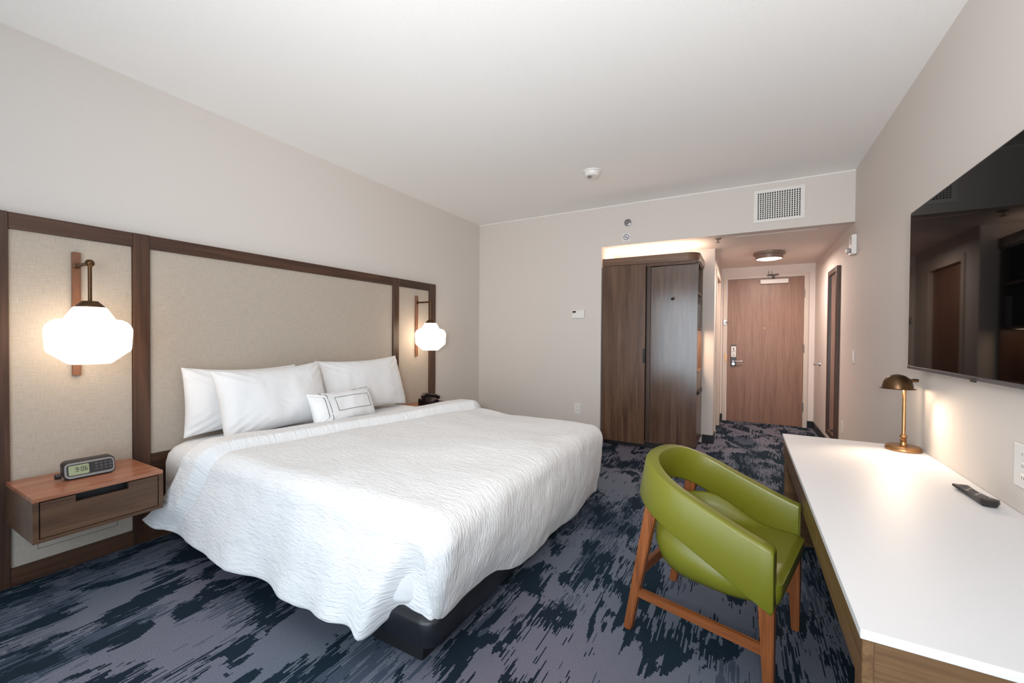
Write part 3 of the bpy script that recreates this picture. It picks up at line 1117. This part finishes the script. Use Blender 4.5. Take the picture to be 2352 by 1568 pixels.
tube(bm, [(2.575, yf + 0.06, 1.735), (2.575, yf + 0.025, 1.725), (2.59, yf + 0.015, 1.735), (2.6, yf + 0.01, 1.75)], 0.006, 8)
obj('hook', bm, M_['black'], hk, smooth=50)
# corridor side: upper open cabinet with microwave, lit niche, counter, drawer, lower panel
sx = x1 - 0.004
bm = B(2.48, sx, yf + 0.084, yf + 0.1, 0.07, zt - 0.02)
box(bm, 2.48, sx, yb - 0.02, yb, 0.07, zt - 0.02)
obj('side_panel', bm, M_['wardrobe'], wd)
obj('niche_back', B(2.481, 2.49, yf + 0.1, yb - 0.02, 0.92, 1.40), M_['orange'], wd)
obj('shelf', B(2.482, sx - 0.01, yf + 0.1, yb - 0.02, 1.40, 1.42), M_['wardrobe'], wd)
obj('shelf', B(2.482, sx - 0.01, yf + 0.1, yb - 0.02, 1.80, 1.82), M_['wardrobe'], wd)
obj('counter', B(2.482, sx + 0.004, yf + 0.1, yb - 0.02, 0.90, 0.925, 0.002), M_['wardrobe'], wd)
dw = obj('drawer', B(2.5, sx, yf + 0.104, yb - 0.024, 0.68, 0.895, 0.002), M_['wardrobe'], wd)
obj('handle', B(sx, sx + 0.016, yf + 0.16, yb - 0.1, 0.655, 0.695, 0.004), M_['black'], dw)
obj('fridge_door', B(2.5, sx, yf + 0.104, yb - 0.024, 0.09, 0.65, 0.002), M_['wardrobe'], wd)
mw = thing('microwave', 'black microwave on the shelf above the lit wardrobe niche', 'microwave', (2.66, 5.31, 1.42))
obj('microwave_body', B(2.50, sx - 0.03, yf + 0.12, yb - 0.04, 1.421, 1.70, 0.006), M_['dark'], mw)
obj('microwave_door', B(sx - 0.03, sx - 0.012, yf + 0.12, yb - 0.18, 1.425, 1.695, 0.004), M_['screen'], mw)
obj('control_panel', B(sx - 0.03, sx - 0.014, yb - 0.175, yb - 0.04, 1.425, 1.695, 0.003), M_['grey'], mw)

# ---------------------------------------------------------------- desk
DZ = 0.673
dk = thing('desk', 'long white topped walnut desk along the right wall', 'desk', (3.85, 2.19, 0))
obj('desktop', B(3.521, W_ - 0.002, 1.143, 3.24, DZ - 0.021, DZ, 0.002, 2), M_['desktop'], dk)
obj('end_panel', B(3.532, W_ - 0.01, 1.155, 1.245, 0, DZ - 0.021, 0.002), M_['deskwood_z'], dk)
obj('end_panel', B(3.532, W_ - 0.01, 3.14, 3.228, 0, DZ - 0.021, 0.002), M_['deskwood_z'], dk)
obj('apron', B(3.526, 3.546, 1.150, 1.800, DZ - 0.135, DZ - 0.0212, 0.0012, 1), M_['deskwood'], dk)
obj('apron', B(3.526, 3.546, 1.804, 3.232, DZ - 0.135, DZ - 0.0212, 0.0012, 1), M_['deskwood'], dk)
obj('back_panel', B(W_ - 0.03, W_ - 0.012, 1.245, 3.14, 0.3, DZ - 0.021), M_['deskwood'], dk)

# ---------------------------------------------------------------- television
tv = thing('television', 'large flat black television mounted on the right wall over the desk', 'television', (W_, 2.35, 1.57))
ty0, ty1, tz0, tz1 = 1.60, 3.148, 1.133, 2.010
obj('casing', B(4.106, 4.136, ty0, ty1, tz0, tz1, 0.004), M_['dark'], tv)
obj('screen', B(4.104, 4.1065, ty0 + 0.008, ty1 - 0.008, tz0 + 0.02, tz1 - 0.008), M_['screen'], tv)
obj('bottom_strip', B(4.1025, 4.107, ty0 + 0.002, ty1 - 0.002, tz0 + 0.001, tz0 + 0.017, 0.001, 1), M_['grey'], tv)
obj('sensor', B(4.100, 4.107, 2.35, 2.39, tz0 - 0.006, tz0 + 0.012, 0.001, 1), M_['dark'], tv)
obj('back_cover', B(4.136, 4.17, ty0 + 0.12, ty1 - 0.05, tz0 + 0.12, tz1 + 0.02, 0.01), M_['dark'], tv)

# ---------------------------------------------------------------- desk lamp
lx, ly = 4.085, 3.115
dl = thing('desk_lamp', 'brass desk lamp with dark dome shade at the far end of the desk', 'lamp', (lx, ly, DZ))
obj('base', lathe(new(), [(0, DZ), (0.078, DZ), (0.080, DZ + 0.006), (0.076, DZ + 0.020), (0.070, DZ + 0.026), (0.02, DZ + 0.029), (0, DZ + 0.029)], (lx, ly, 0), 40), M_['brass'], dl, smooth=35)
prof = [(0.0, 0.028), (0.017, 0.028), (0.017, 0.034), (0.0125, 0.044), (0.0125, 0.052), (0.016, 0.055), (0.016, 0.060), (0.0105, 0.064), (0.0165, 0.074), (0.0165, 0.080), (0.0105, 0.089), (0.0085, 0.094), (0.0085, 0.36), (0, 0.36)]
obj('pole', lathe(new(), [(r, DZ + h) for r, h in prof], (lx, ly, 0), 20), M_['brass'], dl, smooth=50)
sxc, syc, szc = lx - 0.030, ly - 0.004, DZ + 0.345
prof = [(0.077, 0.0), (0.078, 0.003), (0.067, 0.004), (0.066, 0.018), (0.061, 0.040), (0.050, 0.060), (0.034, 0.073), (0.016, 0.080), (0.0, 0.082),
        (0.0, 0.079), (0.016, 0.077), (0.033, 0.070), (0.048, 0.058), (0.058, 0.039), (0.063, 0.018), (0.064, 0.001), (0.077, 0.0)]
obj('shade', lathe(new(), prof, (sxc, syc, szc), 36), M_['bronze'], dl, smooth=40, label='dark bronze dome shade with flared rim')
obj('knob', lathe(new(), [(0, -0.02), (0.008, -0.018), (0.010, 0), (0.008, 0.012), (0, 0.014)], (sxc + 0.075, syc, szc + 0.05), 12, 'x'), M_['bronze'], dl, smooth=50)
obj('bulb', lathe(new(), [(0, 0.012), (0.012, 0.015), (0.018, 0.026), (0.014, 0.042), (0.008, 0.05), (0, 0.05)], (sxc, syc, szc), 16), M_['bulb'], dl, smooth=60)
point('desk_lamp_light', (sxc - 0.02, syc - 0.02, szc + 0.002), 1.2, (1.0, 0.74, 0.5), 0.018)
sl = bpy.data.lights.new('desk_lamp_beam', 'SPOT')
sl.energy, sl.color, sl.shadow_soft_size, sl.spot_size, sl.spot_blend = 15, (1.0, 0.76, 0.55), 0.03, math.radians(122), 1.0
so_ = bpy.data.objects.new('desk_lamp_beam', sl)
so_.location = (sxc - 0.01, syc - 0.035, szc + 0.0)
so_.rotation_euler = Vector((-0.10, -0.75, -0.62)).to_track_quat('-Z', 'Y').to_euler()
C.objects.link(so_)

# ---------------------------------------------------------------- added, unseen lamp body around the ceiling fill light
fl = thing('added_fill_lamp', 'added bronze fill uplighter, unseen behind the viewpoint, brightening the ceiling', 'lamp', (FILL_XY[0], FILL_XY[1], 0))
obj('base', lathe(new(), [(0, 0), (0.14, 0), (0.14, 0.02), (0.02, 0.035), (0, 0.035)], (FILL_XY[0], FILL_XY[1], 0), 32), M_['bronze'], fl, smooth=35)
obj('pole', tube(new(), [(FILL_XY[0], FILL_XY[1], 0.03), (FILL_XY[0], FILL_XY[1], 1.40)], 0.013, 12), M_['bronze'], fl, smooth=40)
bm = lathe(new(), [(0, -0.09), (0.05, -0.085), (0.10, -0.04), (0.125, 0.03), (0.121, 0.03), (0.096, -0.036), (0.05, -0.078), (0, -0.082)], (0, 0, 0), 36)
bmesh.ops.rotate(bm, verts=bm.verts, cent=(0, 0, 0), matrix=Vector((2.45 - FILL_XY[0], 3.1 - FILL_XY[1], 2.865 - 1.5)).to_track_quat('Z', 'Y').to_matrix())
bmesh.ops.translate(bm, verts=bm.verts, vec=(FILL_XY[0], FILL_XY[1], 1.46))
obj('tilted_fill_bowl', bm, M_['bronze'], fl, smooth=40)

# ---------------------------------------------------------------- remote control
rc = thing('remote_control', 'black TV remote control lying on the white desk', 'remote control', (4.098, 2.325, DZ), D(4))
n = 18
secs = []
for i in range(n + 1):
    t = i / n
    y = -0.115 + 0.23 * t
    hw = 0.026 - 0.005 * math.sin(math.pi * t) ** 2 + 0.002 * (1 - t)
    endr = min(1.0, math.sqrt(max(0.0, 1 - max(0, (abs(2 * t - 1) - 0.88) / 0.12) ** 2)))
    hw *= 0.6 + 0.4 * endr
    z1 = 0.021 + 0.010 * (1 - t) ** 2 - 0.004 * math.sin(math.pi * t)
    z0 = 0.001 + 0.006 * (t ** 2) + 0.003 * (1 - endr)
    z1 -= 0.005 * (1 - endr)
    secs.append([Vector((-hw * 0.7, y, z0)), Vector((hw * 0.7, y, z0)), Vector((hw, y, (z0 + z1) / 2)), Vector((hw * 0.9, y, z1)), Vector((-hw * 0.9, y, z1)), Vector((-hw, y, (z0 + z1) / 2))])
body = obj('body', loft(new(), secs), M_['dark'], rc, world=False, smooth=40)
for r_ in range(11):
    for c_ in range(3):
        y = 0.09 - r_ * 0.0165
        t = (y + 0.115) / 0.23
        z = 0.021 + 0.010 * (1 - t) ** 2 - 0.004 * math.sin(math.pi * t)
        x = (c_ - 1) * 0.0125
        obj('button', box(new(), x - 0.0042, x + 0.0042, y - 0.005, y + 0.005, z - 0.002, z + 0.0022, 0.001, 1), M_['grey'] if (r_ + c_) % 4 else M_['silver'], body, world=False)

# ---------------------------------------------------------------- green armchair
ch = thing('armchair', 'olive green leather armchair with brown wood legs pulled up to the desk', 'chair', (3.195, 2.04, 0), math.atan2(-0.13, 0.52))


def chair(root):
    # local: +x forward (to the desk), y across, z up
    path = []
    hw, xa, xb, xfr = 0.262, -0.03, -0.268, 0.268
    for k in range(9):
        path.append((xfr + (xa - xfr) * k / 8, -hw))
    for k in range(1, 24):
        a = math.pi * k / 24
        ex = 2.0 / 2.5
        cx_, sx_ = math.cos(a), math.sin(a)
        path.append((xa + (xb - xa) * abs(sx_) ** ex, -hw * math.copysign(abs(cx_) ** ex, cx_)))
    for k in range(9):
        path.append((xa + (xfr - xa) * k / 8, hw))
    secs = []
    m = len(path)
    for i, (x, y) in enumerate(path):
        a, b = path[max(i - 1, 0)], path[min(i + 1, m - 1)]
        d = Vector((b[0] - a[0], b[1] - a[1], 0)).normalized()
        nrm = Vector((-d.y, d.x, 0))              # points inward
        s = (xfr - x) / (xfr - xb)
        zt = 0.560 + 0.205 * s ** 1.12
        zb = 0.325 + 0.275 * s ** 1.0
        t = 0.029
        end = 1.0
        lean = 0.03 * s                           # top leans out toward the back
        pts = []
        prof = [(-1, 0.06), (-1, 0.94), (-0.86, 0.985), (-0.5, 1.0), (0.5, 1.0), (0.86, 0.985), (1, 0.94), (1, 0.06), (0.86, 0.015), (0.5, 0), (-0.5, 0), (-0.86, 0.015)]
        for u, v in prof:
            pts.append(Vector((x, y, zb + (zt - zb) * v)) + nrm * (u * t) - nrm * lean * (v - 0.5))
        secs.append(pts)
    # round the arm ends off
    for idx, nb in ((0, 1), (m - 1, m - 2)):
        c = sum(secs[idx], Vector()) / 12
        front = [c + (p - c) * 0.90 + Vector((0.008, 0, 0)) for p in secs[idx]]
        if idx == 0:
            secs.insert(0, front)
            m += 1
        else:
            secs.append(front)
    obj('backrest', loft(new(), secs), M_['leather'], root, world=False, smooth=50, label='curved green leather backrest band with arms')
    # tub seat: a D-shaped shell whose rim climbs toward the back
    outline = []
    xf_, xr_, hw_ = 0.294, -0.238, 0.25
    for k in range(7):
        a = math.radians(-90 + 90 * (1 - k / 6))
        outline.append((xf_ - 0.03 + 0.03 * math.cos(a), -hw_ + 0.03 + 0.03 * math.sin(a)))
    for k in range(1, 9):
        outline.append((xf_ - 0.03 + (-0.02 - xf_ + 0.03) * k / 8, -hw_))
    for k in range(1, 24):
        a = math.pi * k / 24
        outline.append((-0.02 + (xr_ + 0.02) * abs(math.sin(a)) ** 0.8, -hw_ * math.copysign(abs(math.cos(a)) ** 0.8, math.cos(a))))
    outline += [(x, -y) for x, y in outline[:15]][::-1]
    cx_ = 0.03
    rings = [(0.35, 'c', 0), (0.66, 'c', 0), (0.76, 'r', 0.10), (0.83, 'r', 0.55), (0.89, 'r', 0.93), (0.94, 'r', 1.0), (0.985, 'r', 0.93), (1.0, 'r', 0.72), (1.0, 's', 0.74), (1.0, 's', 0.5), (0.985, 's', 0.22), (0.95, 's', 0.05), (0.88, 's', 0.0), (0.5, 'b', 0)]
    secs = []
    for r, kind_, h in rings:
        ring = []
        for x, y in outline:
            sr = sstep(0.18, -0.12, x)
            base, rim, bot = 0.434, 0.434 + 0.095 * sr, 0.304 + 0.02 * sstep(0.1, 0.29, x)
            rr = r
            if kind_ == 'c':
                z = base
            elif kind_ == 'r':
                z = base - 0.012 * (1 - sr) * (1 if r > 0.98 else 0) + (rim - base) * h
            elif kind_ == 's':
                z = bot + (rim - bot) * h
                rr = r - 0.10 * sstep(0.0, -0.238, x) * (1 - h) ** 1.6 - 0.03 * (1 - h) ** 2 + 0.15 * math.sin(math.pi * min(1.0, h / 0.95)) * sstep(0.26, 0.05, x) * sstep(-0.26, -0.08, x)
            else:
                z = bot
            ring.append(Vector((cx_ + (x - cx_) * rr, y * rr, z)))
        secs.append(ring)
    obj('seat', loft(new(), secs), M_['leather'], root, world=False, smooth=60)
    mats = M_['chairwood_z']
    for s in (-1, 1):
        obj('leg', beam(new(), (0.262, 0.252 * s, 0), (0.252, 0.255 * s, 0.345), (0.030, 0.036), (0.050, 0.050)), mats, root, world=False)
        obj('leg', beam(new(), (-0.285, 0.252 * s, 0), (-0.185, 0.228 * s, 0.60), (0.034, 0.038), (0.052, 0.034)), mats, root, world=False)
        obj('stretcher', beam(new(), (-0.252, 0.246 * s, 0.175), (0.255, 0.252 * s, 0.175), (0.028, 0.036), (0.028, 0.036)), M_['chairwood_x'], root, world=False)
    obj('stretcher', beam(new(), (-0.235, -0.24, 0.275), (-0.235, 0.24, 0.275), (0.028, 0.040), (0.028, 0.040)), M_['chairwood_y'], root, world=False)
    obj('stretcher', beam(new(), (0.25, -0.245, 0.315), (0.25, 0.245, 0.315), (0.028, 0.040), (0.028, 0.040)), M_['chairwood_y'], root, world=False)


chair(ch)

# ---------------------------------------------------------------- ceiling and wall fittings
cl = thing('ceiling_light', 'round lit flush ceiling light with bronze rim in the entry', 'ceiling light', (3.555, 6.17, HS))
obj('rim', lathe(new(), [(0, HS - 0.001), (0.175, HS - 0.001), (0.175, HS - 0.034), (0.150, HS - 0.040), (0.148, HS - 0.085), (0.140, HS - 0.088), (0.136, HS - 0.075), (0, HS - 0.07)], (3.555, 6.17, 0), 40), M_['nickel'], cl, smooth=35)
obj('diffuser', lathe(new(), [(0.138, HS - 0.083), (0.10, HS - 0.093), (0.05, HS - 0.097), (0, HS - 0.098)], (3.555, 6.17, 0), 40), M_['diffuser'], cl, smooth=60)

obj_ = tag(obj('access_panel', B(3.2, 3.91, 5.06, 6.88, HS - 0.003, HS - 0.0004), M_['soffit']), 'large flat painted access panel in the entry ceiling around the light', 'panel')

sd = thing('smoke_detector', 'round cream smoke detector on the ceiling', 'smoke detector', (2.018, 3.80, HC))
obj('mount', lathe(new(), [(0, HC - 0.001), (0.086, HC - 0.001), (0.086, HC - 0.012), (0.080, HC - 0.016), (0, HC - 0.016)], (2.018, 3.8, 0), 32), M_['white'], sd, smooth=35)
obj('body', lathe(new(), [(0, HC - 0.016), (0.074, HC - 0.016), (0.071, HC - 0.034), (0.056, HC - 0.050), (0, HC - 0.053)], (2.018, 3.8, 0), 32), M_['white'], sd, smooth=35)
obj('sensor_window', lathe(new(), [(0.018, HC - 0.052), (0.018, HC - 0.062), (0.014, HC - 0.066), (0, HC - 0.066)], (2.0, 3.78, 0), 18), M_['silver'], sd, smooth=35)

sp_ = thing('sidewall_sprinkler', 'round metal sprinkler on the wall above the no hanging sticker', 'sprinkler', (2.085, YF, 2.640))
obj('escutcheon', lathe(new(), [(0, 0), (0.042, 0), (0.041, -0.006), (0.030, -0.012), (0.018, -0.012), (0.018, -0.006), (0, -0.006)], (2.085, YF - 0.001, 2.640), 28, 'y'), M_['silver'], sp_, smooth=35)
bm = tube(new(), [(2.085, YF - 0.006, 2.640), (2.085, YF - 0.03, 2.640)], 0.009, 10)
tube(bm, [(2.065, YF - 0.02, 2.640), (2.066, YF - 0.03, 2.640), (2.085, YF - 0.038, 2.640), (2.104, YF - 0.03, 2.640), (2.105, YF - 0.02, 2.640)], 0.005, 8)
box(bm, 2.065, 2.105, YF - 0.042, YF - 0.02, 2.654, 2.657)
obj('sprinkler_head', bm, M_['chrome'], sp_)

st = thing('warning_sticker', 'small white sticker with a crossed circle on the wall above the wardrobe', 'sticker', (2.07, YF, 2.47))
obj('label_sheet', B(2.027, 2.113, YF - 0.002, YF - 0.0002, 2.425, 2.512), M_['white'], st)
bm = new()
pts = [(2.07 + 0.031 * math.cos(a), YF - 0.0025, 2.472 + 0.031 * math.sin(a)) for a in [2 * math.pi * k / 28 for k in range(29)]]
tube(bm, pts, 0.0032, 6)
tube(bm, [(2.07 - 0.022, YF - 0.0025, 2.472 + 0.022), (2.07 + 0.022, YF - 0.0025, 2.472 - 0.022)], 0.003, 6)
tube(bm, [(2.053, YF - 0.0025, 2.466), (2.07, YF - 0.0025, 2.481), (2.087, YF - 0.0025, 2.466), (2.053, YF - 0.0025, 2.466)], 0.0018, 6)
tube(bm, [(2.07, YF - 0.0025, 2.481), (2.07, YF - 0.0025, 2.488), (2.075, YF - 0.0025, 2.491)], 0.0018, 6)
obj('crossed_hanger_symbol', bm, M_['blueink'], st)

vt = thing('air_vent', 'white louvred air vent in the bulkhead over the entry', 'vent', (3.575, YF, 2.63))
vx0, vx1, vz0, vz1 = 3.362, 3.79, 2.468, 2.792
f = 0.03
bm = new()
box(bm, vx0, vx0 + f, YF - 0.012, YF - 0.0005, vz0, vz1)
box(bm, vx1 - f, vx1, YF - 0.012, YF - 0.0005, vz0, vz1)
box(bm, vx0 + f, vx1 - f, YF - 0.012, YF - 0.0005, vz0, vz0 + f)
box(bm, vx0 + f, vx1 - f, YF - 0.012, YF - 0.0005, vz1 - f, vz1)
obj('vent_frame', bm, M_['white'], vt)
obj('vent_opening', B(vx0 + f, vx1 - f, YF - 0.0015, YF - 0.0005, vz0 + f, vz1 - f), M_['black'], vt)
nc, nr = 18, 13
for i in range(nc + 1):
    x = vx0 + f + (vx1 - vx0 - 2 * f) * i / nc
    obj('vertical_louver', B(x - 0.0042, x + 0.0042, YF - 0.011, YF - 0.002, vz0 + f, vz1 - f), M_['white'], vt)
for j in range(1, nr):
    z = vz0 + f + (vz1 - vz0 - 2 * f) * j / nr
    obj('horizontal_louver', B(vx0 + f, vx1 - f, YF - 0.0105, YF - 0.002, z - 0.0024, z + 0.0024), M_['white'], vt)

th = thing('thermostat', 'white thermostat with small dark display on the far wall', 'thermostat', (1.485, YF, 1.578))
obj('body', B(1.405, 1.567, YF - 0.026, YF - 0.0005, 1.528, 1.628, 0.006), M_['white'], th)
obj('display', B(1.418, 1.463, YF - 0.0275, YF - 0.0255, 1.597, 1.618), M_['dark'], th)
obj('button', B(1.418, 1.43, YF - 0.0275, YF - 0.0255, 1.585, 1.59), M_['dark'], th)


def outlet(name, label, at, nrm, w, h, n_recept, stack='z'):
    """at: centre on the wall; nrm: '-y' or '-x' (direction it faces)."""
    t = thing(name, label, 'outlet', at)
    ax, ay, az = at

    def bx(a0, a1, d0, d1, z0, z1, bev=0):
        if nrm == '-y':
            return B(ax + a0, ax + a1, ay - d1, ay - d0, az + z0, az + z1, bev, 1)
        return B(ax - d1, ax - d0, ay + a0, ay + a1, az + z0, az + z1, bev, 1)
    pl = obj('cover_plate', bx(-w / 2, w / 2, 0.0005, 0.007, -h / 2, h / 2, 0.002), M_['white'], t)
    for i in range(n_recept):
        z = (i - (n_recept - 1) / 2) * 0.042
        s = obj('socket', bx(-0.017, 0.017, 0.006, 0.0095, z - 0.016, z + 0.016, 0.002), M_['white'], t)
        for da in (-0.006, 0.006):
            obj('slot', bx(da - 0.001, da + 0.001, 0.009, 0.0098, z - 0.002, z + 0.008), M_['ink'], s)
    return t


outlet('wall_outlet', 'white wall outlet low on the far wall below the thermostat', (1.487, YF, 0.40), '-y', 0.082, 0.135, 2)
outlet('wall_outlet', 'white multi socket outlet above the desk under the television', (W_, 2.175, 0.845), '-x', 0.13, 0.155, 3)
outlet('wall_outlet', 'white outlet low on the wall beside the framed mirror', (W_, 5.30, 0.40), '-x', 0.075, 0.12, 2)

sw = thing('light_switch', 'white rocker light switch on the right wall near the mirror', 'light switch', (W_, 4.87, 1.134))
obj('cover_plate', B(W_ - 0.007, W_ - 0.0005, 4.83, 4.91, 1.075, 1.193, 0.002, 1), M_['white'], sw)
obj('rocker', B(W_ - 0.011, W_ - 0.006, 4.852, 4.888, 1.1, 1.168, 0.001, 1), M_['white'], sw)

al = thing('fire_alarm', 'white fire alarm with strobe lens high on the right wall', 'fire alarm', (W_, 4.86, 2.165))
obj('body', B(W_ - 0.04, W_ - 0.0005, 4.81, 4.93, 2.07, 2.25, 0.008), M_['white'], al)
obj('strobe_lens', B(W_ - 0.07, W_ - 0.038, 4.84, 4.88, 2.085, 2.13, 0.008), M_['chrome'], al)
for k in range(4):
    obj('sounder_slot', B(W_ - 0.0415, W_ - 0.0395, 4.825, 4.855, 2.165 + k * 0.018, 2.173 + k * 0.018), M_['ink'], al)

s2 = thing('ceiling_sprinkler', 'small metal sprinkler hanging from the entry ceiling beside the wardrobe', 'sprinkler', (3.03, 5.06, HS))
bm = lathe(new(), [(0, HS - 0.001), (0.035, HS - 0.001), (0.032, HS - 0.010), (0.012, HS - 0.014)], (3.03, 5.06, 0), 24)
obj('escutcheon', bm, M_['nickel'], s2, smooth=40)
bm = tube(new(), [(3.03, 5.06, HS - 0.012), (3.03, 5.06, HS - 0.045)], 0.007, 8)
lathe(bm, [(0, HS - 0.043), (0.02, HS - 0.044), (0.02, HS - 0.048), (0, HS - 0.048)], (3.03, 5.06, 0), 18)
obj('sprinkler_head', bm, M_['nickel'], s2)

mr = thing('wall_mirror', 'tall narrow mirror in a dark wood frame on the right wall', 'mirror', (W_, 5.80, 1.15))
my0, my1, mz0, mz1, mw_ = 5.52, 6.06, 0.19, 2.075, 0.055
obj('frame', B(W_ - 0.035, W_ - 0.0005, my0, my0 + mw_, mz0, mz1, 0.003), M_['walnut_z'], mr)
obj('frame', B(W_ - 0.035, W_ - 0.0005, my1 - mw_, my1, mz0, mz1, 0.003), M_['walnut_z'], mr)
obj('frame', B(W_ - 0.035, W_ - 0.0005, my0 + mw_, my1 - mw_, mz1 - mw_, mz1, 0.003), M_['walnut_y'], mr)
obj('frame', B(W_ - 0.035, W_ - 0.0005, my0 + mw_, my1 - mw_, mz0, mz0 + mw_, 0.003), M_['walnut_y'], mr)
obj('mirror_glass', B(W_ - 0.02, W_ - 0.014, my0 + mw_ - 0.004, my1 - mw_ + 0.004, mz0 + mw_ - 0.004, mz1 - mw_ + 0.004), M_['mirror'], mr)

ht = thing('door_stop', 'small metal wall bumper for the door beside the mirror', 'door stop', (W_, 6.776, 0.958))
bm = lathe(new(), [(0, 0), (0.028, 0), (0.026, -0.010), (0.012, -0.014), (0.010, -0.05), (0.018, -0.055), (0.018, -0.07), (0, -0.072)], (W_ - 0.0005, 6.776, 0.958), 18, 'x')
obj('bumper', bm, M_['chrome'], ht, smooth=40)
